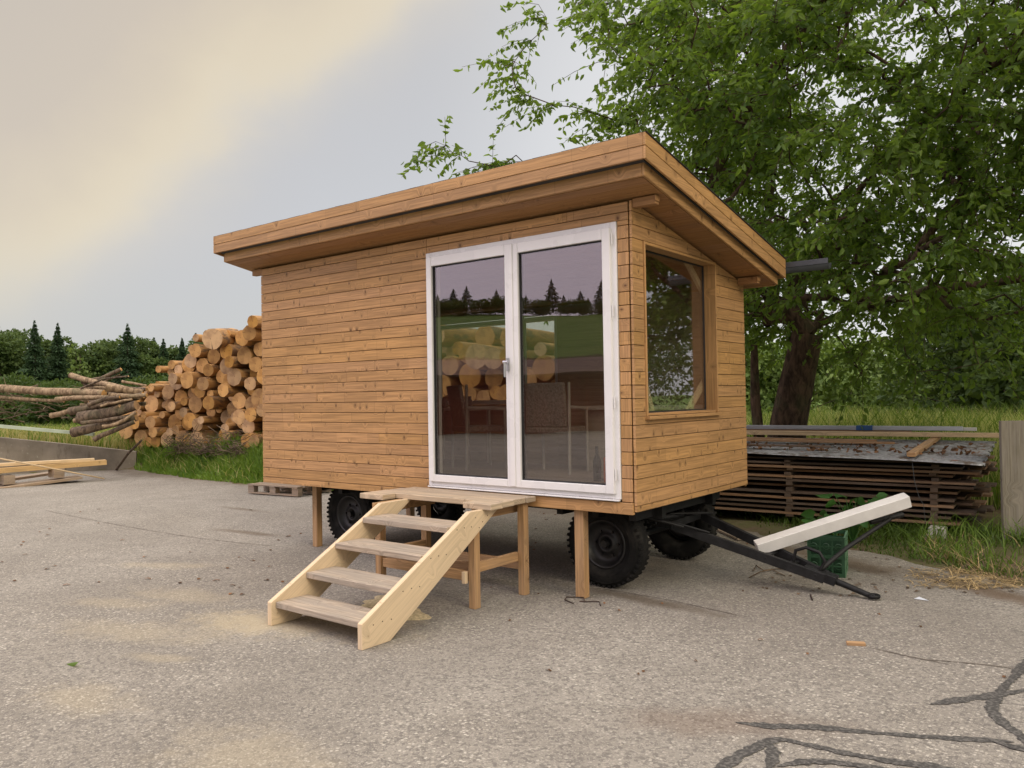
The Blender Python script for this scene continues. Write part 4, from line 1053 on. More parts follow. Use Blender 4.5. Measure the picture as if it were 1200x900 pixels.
# ------------------------------------------------------------------ support posts under the cabin
def spost(x, y, w, d, label, tilt=0):
    mb = MB(); mb.box((x-w/2, y-d/2, 0), (x+w/2, y+d/2, ZB+.010 if y < .05 else ZB+.002), grain=2)
    o = mb.build('support_post', m_post, bevel=.003); tag(o, label, 'post', 'posts propping the cabin'); return o
spost(-.525, .055, .085, .075, 'square timber post propping the cabin just left of the front wheel')
p = onz(377, 640); spost(-4.13, .30, .075, .075, 'square timber post propping the cabin beside the rear wheel')
spost(-4.35, 1.95, .08, .08, 'short timber post under the far left cabin corner')

# ------------------------------------------------------------------ stairs with landing
ST = empty('porch_stairs', (-1.45, -.9, 0), 'open wooden stairs with weathered treads and pale stringers below the door', 'stairs')
def sb(mb, name, mat, parent=ST, bevel=.003): return mb.build(name, mat, parent, ST, bevel)
ZP = .792
for xa, xb in ((-.996, -.953), (-1.955, -1.912)):
    mb = MB(); P2 = [(-1.872, .0), (-1.625, .0), (-.445, ZP-.042), (-.80, ZP-.042), (-1.872, .165)]
    if True:
        b = len(mb.v); ang = math.atan2(.75, 1.18); ca, sa = math.cos(ang), math.sin(ang)
        for xx in (xa, xb):
            for (yy, zz) in P2: mb.v.append((xx, yy, zz))
        uvf = lambda p, o=0: (p[0]*ca+p[1]*sa+o, -p[0]*sa+p[1]*ca+3)
        n = len(P2)
        mb.face([b+i for i in range(n)][::-1], [uvf(p, 1.3) for p in P2][::-1]); mb.face([b+n+i for i in range(n)], [uvf(p, 5.1) for p in P2])
        for i in range(n):
            j = (i+1) % n; mb.face([b+i, b+j, b+n+j, b+n+i], [(uvf(P2[i])[0], 8), (uvf(P2[j])[0], 8), (uvf(P2[j])[0], 8.05), (uvf(P2[i])[0], 8.05)])
    sb(mb, 'stringer', m_spruce)
for (yf, zt) in ((-1.835, .163), (-1.565, .325), (-1.29, .50), (-1.01, .66)):
    mb = MB(); mb.box((-1.911, yf, zt-.043), (-.997, yf+.275, zt)); 
    t = sb(mb, 'tread', m_tread, bevel=.004)
# screws heads in the near stringer
mb = MB()
for (yf, zt) in ((-1.835, .163), (-1.565, .325), (-1.29, .50), (-1.01, .66)):
    for k in range(3): mb.tube([(-.9535, yf+.06+.08*k, zt-.022+.004*(k % 2)), (-.9518, yf+.06+.08*k, zt-.022+.004*(k % 2))], .0045, 8)
for yy, zz in ((-.74, .70), (-.66, .66), (-.6, .70), (-.70, .62)): mb.tube([(-.9535, yy, zz), (-.9518, yy, zz)], .0045, 8)
sb(mb, 'screws', m_rust, bevel=0)
mb = MB()   # landing boards along x
zt = ZP
mb.box((-2.345, -.655, zt-.045), (-2.055, -.505, zt)); mb.box((-1.155, -.655, zt-.045), (-.872, -.505, zt))
for k, (a, b) in enumerate(((-.503, -.345), (-.343, -.185), (-.183, -.06))):
    mb.box((-2.335+.03*k, a, zt-.044+.001*k), (-.885-.012*(k % 2)+.0, b, zt+.001*(k % 2)))
sb(mb, 'landing', m_deck, bevel=.004)
for xx in (-1.05, -1.998):
    mb = MB(); mb.box((xx-.03, -.80 if xx < -1.5 else -.64, zt-.135), (xx+.0, -.07, zt-.047), grain=1); sb(mb, 'bearer', m_post)
for x0, y0, h_ in ((-1.055, -.715, zt-.048), (-1.0, -.165, zt-.048), (-2.09, -.715, zt-.048), (-2.09, -.165, zt-.048)):
    mb = MB(); mb.box((x0, y0, 0), (x0+.065, y0+.065, h_-.001 if y0 > -.5 else .72 if x0 > -1.5 else .6), grain=2); sb(mb, 'leg', m_post)
mb = MB(); mb.box((-1.03, -.648, .27), (-.995, -.166, .345), grain=1); mb.box((-2.065, -.648, .27), (-2.03, -.166, .345), grain=1); mb.box((-2.02, -.70, .20), (-1.058, -.665, .275), grain=0); mb.box((-2.02, -.15, .20), (-1.003, -.115, .275), grain=0)
mb.bar((-2.0, -.66, .24), (-1.10, -.60, .30), .03, .07)
sb(mb, 'cross_brace', m_post)
mb = MB(); mb.obox((-1.075, -.735, .235), (.018, .017, .045)); sb(mb, 'wedge', m_spruce)
# sawdust heap under the stairs
def mound(name, cx, cy, rx, ry, h, mat):
    n = 40; m = 12; vs = [(cx, cy, h)]; fs = []
    for j in range(1, m+1):
        for k in range(n):
            a = 6.2832*k/n; r = j/m*(1+.18*math.sin(3*a+1)+.10*math.sin(7*a)); z = h*(1-j/m)**1.3+random.uniform(0, .004)*(j < m)-(.001 if j == m else 0)
            vs.append((cx+math.cos(a)*rx*r, cy+math.sin(a)*ry*r, z))
    for k in range(n): fs.append((0, 1+k, 1+(k+1) % n))
    for j in range(m-1):
        for k in range(n): a = 1+j*n+k; b = 1+j*n+(k+1) % n; fs.append((a, a+n, b+n, b))
    me = bpy.data.meshes.new(name); me.from_pydata(vs, [], fs); me.materials.append(mat); o = bpy.data.objects.new(name, me); COL.objects.link(o); return tag(o, kind='stuff')
mound('sawdust', -1.5, -1.15, .33, .26, .028, m_sawdust)
mound('sawdust', -1.72, -.9, .22, .18, .015, m_sawdust)

# ------------------------------------------------------------------ things inside the cabin
def armchair(x, y, rz, label):
    r = empty('armchair', (x, y, IZ0), label, 'chair', None); rot = Matrix.Rotation(rz, 3, 'Z'); o = V((x, y, IZ0))
    def T(p): return o+rot @ V(p)
    mb = MB()
    mb.obox(T((0, 0, .43)), (.24, .23, .03), rot); mb.build('seat', m_fabric, r, r, .01)
    mb = MB(); mb.obox(T((0, .235, .68)), (.23, .02, .22), rot @ Matrix.Rotation(R_(-10), 3, 'X')); mb.build('backrest', m_fabric, r, r, .01)
    for sx in (-1, 1):
        for sy in (-1, 1):
            mb = MB(); mb.tube([T((sx*.25, sy*.22, 0)), T((sx*.25, sy*.21, .64 if sy < 0 else .9))], .015, 8); mb.build('leg', m_chairf, r, r)
        mb = MB(); mb.tube([T((sx*.25, -.21, .64)), T((sx*.25, .22, .66))], .017, 8); mb.build('armrest', m_chairf, r, r)
    return r
armchair(-2.62, 1.28, 2.6, 'pale woven armchair seen through the left door pane')
armchair(-1.62, 1.3, 3.3, 'pale woven armchair seen through the right door pane')
r = empty('side_table', (-3.35, 1.75, IZ0), 'small light table with knick-knacks seen through the left door pane', 'table')
mb = MB(); mb.box((-3.75, 1.5, 1.46), (-2.95, 1.93, 1.49)); mb.build('tabletop', m_paint, r, r)
for xx in (-3.72, -2.99):
    for yy in (1.53, 1.9): mb = MB(); mb.box((xx-.015, yy-.015, IZ0), (xx+.015, yy+.015, 1.459)); mb.build('leg', m_paint, r, r)
for k, (xx, hh, rr, lab) in enumerate(((-3.62, .16, .03, 'tall slim pot on the small table inside'), (-3.5, .11, .045, 'low round pot on the small table inside'), (-3.3, .20, .022, 'slender vase on the small table inside'), (-3.12, .13, .05, 'wide pale jar on the small table inside'))):
    mb = MB(); mb.lathe([(.0, 0), (rr*.8, 0), (rr, hh*.4), (rr*.6, hh*.8), (rr*.7, hh), (0, hh)], (xx, 1.7, 1.491), 'z', 16); tag(mb.build('pot', m_fabric), lab, 'pot')
r = empty('bench', (-.75, 1.8, IZ0), 'pale low bench along the rear wall inside the cabin', 'bench')
mb = MB(); mb.box((-1.45, 1.55, 1.46), (-.14, 2.03, 1.50)); mb.build('seat', m_paint, r, r, .003); mb = MB(); mb.box((-1.44, 1.60, IZ0), (-.16, 1.63, 1.459)); mb.build('front_panel', wood('pale_panel', (.52, .47, .40), knot=.2, var=.05, grain=.15), r, r)
mb = MB(); mb.box((-.72, .72, IZ0), (-.36, 1.02, IZ0+.22)); tag(mb.build('orange_box', m_orange, bevel=.01), 'bright orange box on the cabin floor behind the right pane', 'box')
mb = MB(); mb.box((-.58, .76, IZ0+.221), (-.40, .98, IZ0+.27)); tag(mb.build('white_carton', m_paint, bevel=.004), 'small white carton lying on the orange box inside the cabin', 'carton')
mb = MB(); mb.lathe([(0, 0), (.036, 0), (.037, .18), (.014, .24), (.013, .31), (0, .31)], (-.83, .8, IZ0), 'z', 18); tag(mb.build('bottle', m_bottle), 'dark bottle standing beside the orange box inside', 'bottle')

# ------------------------------------------------------------------ white beam, crate
mb = MB(); A = V(dep(886.5, 642, 6.62)); B = V(dep(1064, 585.5, 6.56))
mb.bar(A, B, .098, .100, up=(.25, -.12, 1)); tag(mb.build('white_beam', m_whitebeam, bevel=.004), 'long white box-section beam propped across the wagon drawbar', 'beam')
def crate():
    x, y, w, d, h = .80, 2.03, .15, .20, .345; rot = Matrix.Rotation(R_(12), 3, 'Z'); o = V((x, y, 0))
    r = empty('bottle_crate', (x, y, 0), 'green plastic bottle crate with lattice sides behind the drawbar', 'crate')
    def T(p): return o+rot @ V(p)
    t = .008
    for nm, P, R2, W in (('side_panel', (0, -d, 0), rot, w), ('side_panel', (0, d, 0), rot, w), ('end_panel', (w, 0, 0), rot @ Matrix.Rotation(R_(90), 3, 'Z'), d), ('end_panel', (-w, 0, 0), rot @ Matrix.Rotation(R_(90), 3, 'Z'), d)):
        mb = MB(); c = T(P)
        def bx(a0, a1, z0, z1, th=t): mb.obox(c+R2 @ V(((a0+a1)/2, 0, (z0+z1)/2)), ((a1-a0)/2, th/2, (z1-z0)/2), R2)
        bx(-W, W, .0, .035); bx(-W, W, h-.03, h, .016); bx(-W, W, h/2-.014, h/2+.014); bx(-W, -W+.025, .035, h-.03, .009); bx(W-.025, W, .035, h-.03, .009)
        nn = 3 if W < .18 else 4
        for k in range(1, nn):
            a = -W+2*W*k/nn; bx(a-.006, a+.006, .03, h-.02, .006)
        for zc in (h*.27, h*.75): 
            bx(-W+.02, W-.02, zc-.005, zc+.005, .007)
            for k in range(nn):
                a = -W+2*W*(k+.5)/nn; mb.lathe([(.024, -.003), (.031, -.003), (.031, .003), (.024, .003), (.024, -.003)], (0, 0, 0), 'y', 14)
                m_ = 14*5
                for i in range(len(mb.v)-m_, len(mb.v)): mb.v[i] = tuple(c+R2 @ (V(mb.v[i])+V((a, 0, zc))))
        mb.build(nm, m_green if nm == 'side_panel' else m_green2, r, r)
    mb = MB(); mb.obox(T((0, 0, .01)), (w-.006, d-.006, .006), rot); mb.build('bottom', m_green, r, r)
    mb = MB(); 
    for k in (-1, 0, 1): mb.obox(T((0, k*.1, .17)), (w-.008, .002, .14), rot)
    mb.build('divider', m_green, r, r)
crate()

# ------------------------------------------------------------------ board stack on the right
yaw = math.atan2(.05, 1); c8, s8 = math.cos(yaw), math.sin(yaw); O = V((1.72, 4.32, 0)); rotS = Matrix.Rotation(yaw, 3, 'Z')
def ST_(x, y, z): return O+rotS @ V((x, y, z))     # x from the right end (negative to the left), y into the depth
LBL = 'long weathered board in the roofed timber stack behind the drawbar'
lay = [(.155, .024, 0), (.215, .024, 0), (.272, .024, 0), (.335, .026, 0), (.400, .026, 0), (.475, .024, .10), (.545, .026, .02), (.590, .024, 0), (.655, .024, .12), (.705, .026, 0), (.752, .022, .03), (.80, .022, .10)]
nb_ = 5; bw = 1.55/nb_
for li, (z, th, inset) in enumerate(lay):
    for k in range(nb_):
        mb = MB(); x1 = random.uniform(-.30, .06)-(.04 if k == 0 else 0); x0 = -4.15+random.uniform(-.1, .1)
        y0 = inset+k*bw+random.uniform(-.012, .012); mb.obox(ST_((x0+x1)/2, y0+bw/2, z+th/2), ((x1-x0)/2, bw/2-.006, th/2), rotS @ Matrix.Rotation(random.uniform(-.002, .002), 3, 'Z'), grain=0)
        o = mb.build('board', m_stackw if (li in (3, 4, 6, 7, 9) and random.random() < .8) or random.random() < .25 else m_stackd); tag(o, LBL, 'board', 'boards in the timber stack')  # dark copy puts the shade of recessed and covered layers into the colour
for xs_ in (-.45, -2.0, -3.6):
    for i in range(len(lay)-1):
        za = lay[i][0]+lay[i][1]; zb_ = lay[i+1][0]
        mb = MB(); mb.obox(ST_(xs_+random.uniform(-.02, .02), .78, (za+zb_)/2), (.035, .77, (zb_-za)/2-.001), rotS); tag(mb.build('spacer_batten', m_stackd), 'short cross batten between the layers of the timber stack', 'batten', 'battens in the timber stack')
    mb = MB(); mb.obox(ST_(xs_, .8, .14), (.045, .80, .0135), rotS); tag(mb.build('spacer_batten', m_stackd), 'short cross batten between the layers of the timber stack', 'batten', 'battens in the timber stack')
# blocks
for k, (xx, yy) in enumerate(((-.42, .06), (-.42, 1.4), (-2.0, .06), (-2.0, 1.4), (-3.6, .06), (-3.6, 1.4))):
    mb = MB(); n = 1; mb.obox(ST_(xx, yy+(.25 if k in (2, 4) else 0) if k else -.08, .062+(.02 if k == 0 else 0)), (.085, .075, .0625), rotS @ Matrix.Rotation(random.uniform(-.15, .15), 3, 'Z'))
    tag(mb.build('concrete_block', m_blockm, bevel=.012), 'pale concrete block under the right front corner of the timber stack' if k == 0 else 'pale concrete block hidden under the timber stack', 'block', None if k == 0 else 'blocks under the timber stack')
def stone(x, y, r, label, z=0, mat=m_conc):
    import bmesh
    bm = bmesh.new(); bmesh.ops.create_icosphere(bm, subdivisions=2, radius=r)
    for v in bm.verts: v.co.x *= 1.5; v.co.z *= .6; v.co *= 1+random.uniform(-.12, .12)
    me = bpy.data.meshes.new('stone'); bm.to_mesh(me); bm.free(); me.materials.append(mat); o = bpy.data.objects.new('stone', me); COL.objects.link(o); o.location = (x, y, z+r*.35); return tag(o, label, 'stone')
p = onz(1090, 634); stone(p[0], p[1]+.05, .075, 'flat grey stone lying in the grass beside the pale block')
# corrugated sheet
def sheet():
    nxs, nys = 30, 110; vs = []; fs = []; W = 1.82; x0, x1 = -4.3, .02
    for layer in (0, 1):
        for j in range(nys+1):
            t = j/nys; y = -.24+W*t
            for i in range(nxs+1):
                s = i/nxs; x = x0+(x1-x0)*s; z = .848+.12*t+.014*math.sin(t*W/.076*6.283)-.003*layer+.012*math.sin(s*7+1)*(1-t)-.035*((s-.5)*2)**2*(1-t)
                q = ST_(x+.02*math.sin(j*.3), y+.42*(-x/4.2)*(1-t*.7), z+.05*(-x/4.2)*(1-t)); vs.append(tuple(q))
    n1 = (nxs+1)*(nys+1)
    for j in range(nys):
        for i in range(nxs):
            a = j*(nxs+1)+i; fs.append((a, a+1, a+nxs+2, a+nxs+1)); fs.append((n1+a, n1+a+nxs+1, n1+a+nxs+2, n1+a+1))
    for j in range(nys):
        a = j*(nxs+1)+nxs; fs.append((a, n1+a, n1+a+nxs+1, a+nxs+1))
    for i in range(nxs): fs.append((i, n1+i, n1+i+1, i+1))
    me = bpy.data.meshes.new('corrugated_sheet'); me.from_pydata(vs, [], fs)
    s = NT('weathered_tin'); p = s.pos(); n = s.noise(p, 3.5, 6, .7); n2 = s.noise(p, 22, 4, .6)
    c = s.mix(s.remap(n2, .3, .7), (.21, .22, .235), (.40, .41, .43)); c = s.mix(s.math('MULTIPLY', s.remap(n, .50, .62), .9), c, (.10, .07, .045)); c = s.mix(s.remap(s.noise(p, 7, 4, .7), .60, .68), c, (.22, .09, .03))
    me.materials.append(s.out(c, .5, None, .25, .5)); me.polygons.foreach_set('use_smooth', [True]*len(me.polygons))
    o = bpy.data.objects.new('corrugated_sheet', me); COL.objects.link(o); tag(o, 'weathered corrugated tin sheet covering the timber stack', 'roof sheet')
sheet()
def debris():
    P = []
    for k in range(260):
        x = random.uniform(-3.6, -.1); y = abs(random.gauss(.0, .55))*1.0+.05
        q = ST_(x, min(y, 1.5), .89+.05*(-x/4.2)+.07*min(y, 1.5)); P.append(tuple(q))
    P = np.array(P); D = rng.normal(size=(len(P), 3)); D[:, 2] = np.abs(D[:, 2])*.25
    o = leafcards('dead_leaf_litter', P, D, .06, .6, m_deadleaf, None, None); tag(o, kind='stuff', label='dead leaves lying on the tin sheet')
debris()
def onstack(name, x0, y0, x1, y1, w, h, z, mat, label, cat, z1=None, bevel=.003):
    mb = MB(); mb.bar(ST_(x0, y0, z), ST_(x1, y1, z if z1 is None else z1), w, h); o = mb.build(name, mat, bevel=bevel); return tag(o, label, cat)
onstack('cross_timber', -.66, -.10, -.60, 1.55, .085, .045, .905, m_post, 'short timber lying across the tin sheet at its right end', 'timber', 1.012)
onstack('long_timber', -4.2, 1.18, .10, 1.42, .09, .055, 1.06, m_newlum, 'long pale timber on top of the timber stack beneath the metal profiles', 'timber', 1.055)
onstack('long_timber', -4.2, .62, -.95, .70, .07, .028, 1.00, m_stackw, 'shorter brown batten lying on the tin sheet in front', 'timber', .982)
onstack('long_timber', -4.2, 1.62, -.9, 1.62, .10, .07, 1.055, m_stackw, 'dark brown timber under the metal profiles at the back of the stack', 'timber')
onstack('long_timber', -4.2, .30, -1.6, .36, .09, .022, .955, m_stackd, 'dark thin plank lying nearest the front edge of the tin sheet', 'timber', .945)
onstack('long_timber', -4.2, .92, -1.2, .98, .12, .024, 1.005, m_stackw, 'brown plank in the middle of the tin sheet at its left half', 'timber', .99)
onstack('metal_profile', -4.2, 1.60, -.32, 1.60, .065, .055, 1.122, m_alu, 'grey metal profile with blue band lying on top of the stack', 'metal profile', None, .004)
onstack('metal_profile', -4.2, 1.70, -.18, 1.70, .08, .04, 1.112, m_whitebeam, 'pale flat profile just behind the blue-banded grey one', 'metal profile', None, .003)
mb = MB(); mb.bar(ST_(-1.55, 1.595, 1.124), ST_(-1.35, 1.595, 1.124), .075, .064); tag(mb.build('tape_band', m_blue), 'blue tape band wrapped round the grey metal profile', 'tape')
# tie cord hanging from the cross timber
mb = MB(); P0 = ST_(-.64, -.13, .88); mb.tube([P0+V((-.07, 0, .03)), P0+V((-.03, -.02, -.02)), P0+V((0, -.02, -.04)), P0+V((.05, -.02, .0)), P0+V((.08, .01, .03))], .004, 5)
mb.tube([P0+V((0, -.02, -.04)), P0+V((.02, -.03, -.25)), P0+V((.06, -.03, -.42)), P0+V((.10, -.02, -.5)), P0+V((.115, -.02, -.7))], .0035, 5); tag(mb.build('tie_cord', m_gutter), 'thin grey cord hanging down the front of the timber stack', 'cord')
# weathered panel at the right frame edge
r = empty('plank_fence', (2.2, 4.30, 0), 'upright grey weathered board fence at the right end of the timber stack', 'fence')
pA = V(dep(1175, 634, 8.1)); 
mb = MB(); d_ = V((.82, .57, 0)).normalized(); base = V((pA.x, pA.y, .0)); rp = Matrix.Rotation(math.atan2(d_.y, d_.x), 3, 'Z')
for k in range(4): mb.obox(base+d_*(.125+k*.25)+V((0, 0, .64+.003*k)), (.1235, .022, .64), rp, grain=2)
mb.build('boards', m_grey, r, r, .004)
mb = MB(); mb.obox(base+d_*.5+V((-.03, .045, 1.20))+V((0, 0, .0)), (.40, .02, .05), rp); mb.obox(base+d_*.40+V((-.03, .05, .70)), (.04, .025, .68), rp, grain=2); mb.build('back_post', m_grey, r, r, .003)

# ------------------------------------------------------------------ logs
def log(pts, r, label, group, mat=None, name='log', irr=.05, n=18):
    mb = MB(); mb.tube(pts, r, n, 0, True, 1, irr=irr); o = mb.build(name, [mat or mLS, mLE]); return tag(o, label, 'log', group)
YL = 4.95; ZL = .50
OUT = [(148, 474), (155, 466), (168, 449), (186, 441), (197, 427), (214, 408), (232, 392), (246, 387), (276, 386), (300, 380)]
_e = [ony(u, v, YL-.1) for u, v in OUT]
def env(x): return float(np.interp(x, [e[0] for e in _e]+[-8, -5.0, -3.6, -3.3], [e[2] for e in _e]+[3.3, 3.0, 2.2, 1.2]))
XL = _e[0][0]; print('pile left', XL, _e[-1])
circ = []
def valid(x, z, r): return all((x-a)**2+(z-b)**2 >= (r+c-.012)**2 for a, b, c in circ if abs(a-x) < r+c)
rnd = random.Random(5)
fails = 0
while fails < 90 and len(circ) < 292:
    zn = rnd.random(); zone = (XL, -11.2) if zn < .52 else ((-11.2, -7.6) if zn < .7 else (-7.6, -3.45))
    r0_ = rnd.uniform(.24, .34) if zone[0] == -11.2 else rnd.choice([.09, .10, .11, .12, .13, .14, .15, .16, .17, .18, .20, .22])
    cand = []; r = r0_
    for _ in range(60):
        x = rnd.uniform(*zone); cand.append((ZL+r, x)) if valid(x, ZL+r, r) else None
    idx = rnd.sample(range(len(circ)), min(len(circ), 120)) if circ else []
    for i in idx:
        a, b, c = circ[i]
        for a2, b2, c2 in circ:
            dx, dz = a2-a, b2-b; d = math.hypot(dx, dz)
            if d < 1e-6 or d > c+c2+2*r or abs(dx) < .05: continue
            r1, r2 = c+r, c2+r; h = (r1*r1-r2*r2+d*d)/(2*d); q = r1*r1-h*h
            if q <= 0: continue
            q = math.sqrt(q); sg = 1 if dx > 0 else -1
            x = a+dx*h/d-dz*q/d*sg; z = b+dz*h/d+dx*q/d*sg
            if not (min(a, a2)-.02 < x < max(a, a2)+.02): continue
            if z+r > env(x) or x < XL or not zone[0] <= x <= zone[1] or z-r < ZL-.01: continue
            if valid(x, z, r): cand.append((z, x))
    if not cand: fails += 1; continue
    z, x = min(cand); circ.append((x, z, r))
print('logs', len(circ))
LG = 'logs stacked left of the cabin'
big = max((c for c in circ if XL+.6 < c[0] < XL+3 and c[1] < 1.2), key=lambda c: c[2])
for (x, z, r) in circ:
    y0 = YL+rnd.uniform(-.38, .32); Ln = rnd.uniform(2.2, 3.4); dy = -Ln*(.36+rnd.gauss(0, .035))*(1 if x < -8 else .5); bt = rnd.uniform(.9, 1.0)
    lab = 'peeled orange-brown log in the big stacked log pile'
    if (x, z, r) == big: lab = 'thickest log in the bottom rows of the pile, near its left end'; y0 -= .25
    log([(x, y0, z), (x+dy*.5, y0+Ln/2, z+.01), (x+dy, y0+Ln, z)], [r*.97, r*.955, r*bt*.93], lab, LG)
# a few loose ones on top and crooked
log([dep(296, 377, 16.6), dep(330, 378, 17.6)], [.13, .125], 'short pale log lying alone on the very top of the pile next to the cabin', None)
log([dep(249, 397, 16.9), dep(272, 395, 18.2)], [.22, .21], 'thick pale log lying crosswise on the upper left of the pile', None)

# long poles left of the pile
PG = 'poles heaped left of the log pile'
PL = [((-40,454),(55,459),(122,461),19,17.6,.105,0,'longest bark-covered pole lying on top of the brush bank'), ((66,468),(110,466),(172,463),17.8,17.2,.06,0,'smooth light brown pole just below the longest one'),
      ((83,440),(112,448),(150,456),18.6,17.6,.075,0,'pale peeled pole sticking up above the brush bank'), ((124,454),(140,456),(168,460),17.4,17.6,.095,0,'short pole with a white cut end facing left'),
      ((82,482),(115,475),(168,463),17.6,17.4,.10,1,'dark pole under the light brown one, tilted down to the left'), ((93,490),(125,485),(160,475),17.4,17.2,.14,1,'thick dark bark-covered pole in the middle of the pole heap'),
      ((85,507),(118,499),(160,489),17.2,17.2,.115,1,'grey mossy pole near the bottom of the pole heap'), ((143,447),(156,449),(172,452),17.6,17.5,.035,0,'thin pale stick on top of the pole heap'),
      ((118,476),(135,472),(155,468),17.1,17.1,.03,0,'thin pale stick lying across the dark poles'), ((60,487),(80,482),(100,478),17.9,17.6,.07,0,'short reddish pole at the left of the heap'),
      ((-30,465),(20,467),(75,470),19,18.2,.05,0,'thin pole under the longest one at far left'), ((110,515),(130,506),(158,494),17.0,17.1,.06,1,'thin dark pole at the bottom of the heap'),
      ((100,470),(130,466),(166,459),18.2,17.9,.07,0,'weathered pole behind the light brown one'), ((128,463),(145,464),(166,466),17.3,17.3,.06,0,'short stubby pole beside the leftmost orange logs'),
      ((120,500),(136,497),(160,483),16.9,17.0,.045,0,'pale thin pole leaning on the grey mossy pole'), ((95,496),(120,493),(150,489),17.0,17.1,.05,1,'dark knotty pole between the two lowest ones'),
      ((75,462),(105,455),(160,456),18.6,18.2,.06,0,'crooked pole at the back of the heap')]
for a, m, b, d1, d2, r, dk, lab in PL:
    pts_ = [dep(a[0], a[1], d1), dep((a[0]+m[0])/2, (a[1]+m[1])/2+random.uniform(-1, 1), d1*.75+d2*.25), dep(m[0], m[1], (d1+d2)/2), dep((b[0]+m[0])/2, (b[1]+m[1])/2+random.uniform(-1, 1), d1*.25+d2*.75), dep(b[0], b[1], d2)]
    r *= .85; log([tuple(p) for p in pts_], [r*1.1, r, r*.97, r*.92, r*.85], lab, PG, m_poledark if dk else m_polebark, 'pole', .08, 12)
for k in range(16):
    u = random.uniform(84, 140); v = random.uniform(446, 505); D1 = random.uniform(17.0, 18.6); ln = random.uniform(28, 62); sl_ = random.uniform(-.35, .05)
    a, b = dep(u, v, D1), dep(min(u+ln, 172), v+ln*sl_, D1+random.uniform(-.5, .5)); m = (a+b)/2+rng.normal(size=3)*.06; r_ = random.uniform(.02, .055)
    log([tuple(a), tuple(m), tuple(b)], [r_*1.1, r_, r_*.8], 'thin crooked pole or branch among the heap between the thicker poles', 'thin branches in the pole heap', random.choice([m_poledark, m_polebark]), 'pole', .1, 8)
# twiggy brush as one mass
mb = MB()
for k in range(520):
    u = random.gauss(128, 26); v = random.gauss(507, 12)
    if random.random() < .3: u = random.uniform(-20, 110); v = random.uniform(452, 490)
    Dp = random.uniform(16.8, 18.2) if v > 490 else random.uniform(17.5, 20)
    if u > 172 or v > 540: continue
    p = dep(u, v, Dp); gz = float(H(p[0], p[1]))
    if inside(np.array([p[0]]), np.array([p[1]]))[0]: continue
    p[2] = max(p[2], gz+.03); a = random.uniform(0, 6.28); Ls = random.uniform(.25, 1.0); el = random.gauss(.05, .3)
    d = np.array([math.cos(a)*math.cos(el), math.sin(a)*math.cos(el), math.sin(el)])
    mb.tube([p-d*Ls/2, p+rng.normal(size=3)*.05, p+d*Ls/2+rng.normal(size=3)*.06], [.014*random.uniform(.5, 1.5), .010, .005], 4, cap=False)
tag(mb.build('brushwood', m_twig), kind='stuff', label='tangled brushwood and twigs beneath the pole heap')
# twigs among the foot of the log pile
mb = MB()
for k in range(260):
    x = random.uniform(-14.6, -11.6); p = np.array([x, YL-.35-random.random()*.35, ZL+random.uniform(.0, .55)*random.random()]); a = random.gauss(0, .5); Ls = random.uniform(.2, .8)
    d = np.array([math.cos(a), math.sin(a)*.4, random.gauss(0, .3)]); mb.tube([p-d*Ls/2, p+rng.normal(size=3)*.04, p+d*Ls/2], [.008, .006, .004], 4, cap=False)
tag(mb.build('twigs', m_twig), kind='stuff', label='thin twigs caught at the foot of the log pile')
# leaning stick at the right end of the concrete wall
mb = MB(); a, b = onz(136, 551), dep(166, 516, 17.4); mb.tube([a, (a+b)/2+np.array([0, 0, .06]), b], [.03, .028, .022], 8); tag(mb.build('stick', m_poledark), 'single bent stick leaning at the right end of the concrete wall', 'stick')

# ------------------------------------------------------------------ concrete wall, lumber at the far left
mb = MB(); W = [(-22.2, -5.0, .98), (-19.8, -1.1, .95), (-17.86, 2.02, .86), (-16.95, 3.40, .62), (-16.30, 4.45, .42)]
for i in range(len(W)-1):
    a, b = W[i], W[i+1]; dx, dy = b[0]-a[0], b[1]-a[1]; l = math.hypot(dx, dy); nx_, ny_ = -dy/l*.22, dx/l*.22
    mb.hexa([(a[0], a[1], -.1), (b[0], b[1], -.1), (a[0]+nx_, a[1]+ny_, -.1), (b[0]+nx_, b[1]+ny_, -.1), (a[0], a[1], a[2]), (b[0], b[1], b[2]), (a[0]+nx_, a[1]+ny_, a[2]), (b[0]+nx_, b[1]+ny_, b[2])])
s = NT('stained_concrete'); p = s.pos(); x, y, z = s.sep(p)[:3]
n1_ = s.noise(s.xyz(s.math('MULTIPLY', x, 1), s.math('MULTIPLY', y, 1), s.math('MULTIPLY', z, .25)), 5, 5, .65); n2_ = s.noise(p, 1.5, 5, .6)
c = s.mix(s.remap(n2_, .3, .7), (.17, .145, .115), (.27, .235, .195)); c = s.mix(s.math('MULTIPLY', s.remap(n1_, .55, .7), .7), c, (.10, .08, .06)); c = s.mix(s.math('MULTIPLY', s.remap(s.noise(p, 7, 3), .66, .74), .5), c, (.42, .40, .36))
cw = mb.build('concrete_wall', s.out(c, .92, s.bump(n1_, .5, .02))); tag(cw, 'low stained concrete retaining wall at the left edge of the yard', 'wall')
def lumber(name, a, b, w, h, mat, label, cat='plank', bevel=.003):
    mb = MB(); mb.bar(a, b, w, h); o = mb.build(name, mat, bevel=bevel); return tag(o, label, cat)
lumber('plank', dep(-60, 548, 15.3), dep(110.5, 538.5, 16.6), .16, .06, m_newlum, 'pale new plank on top of the lumber at the far left')
lumber('plank', dep(-60, 556, 15.2), dep(124, 541.5, 16.75), .26, .10, wood('yellow_beam', (.50, .33, .15), knot=.3, var=.05, grain=.3), 'thick yellow beam under the pale new plank at the far left', 'beam')
lumber('plank', dep(-60, 580, 15.0), dep(93, 559, 16.5)+np.array([0, 0, .0]), .5, .05, m_pallet, 'grey board lying lowest in the lumber at the far left')
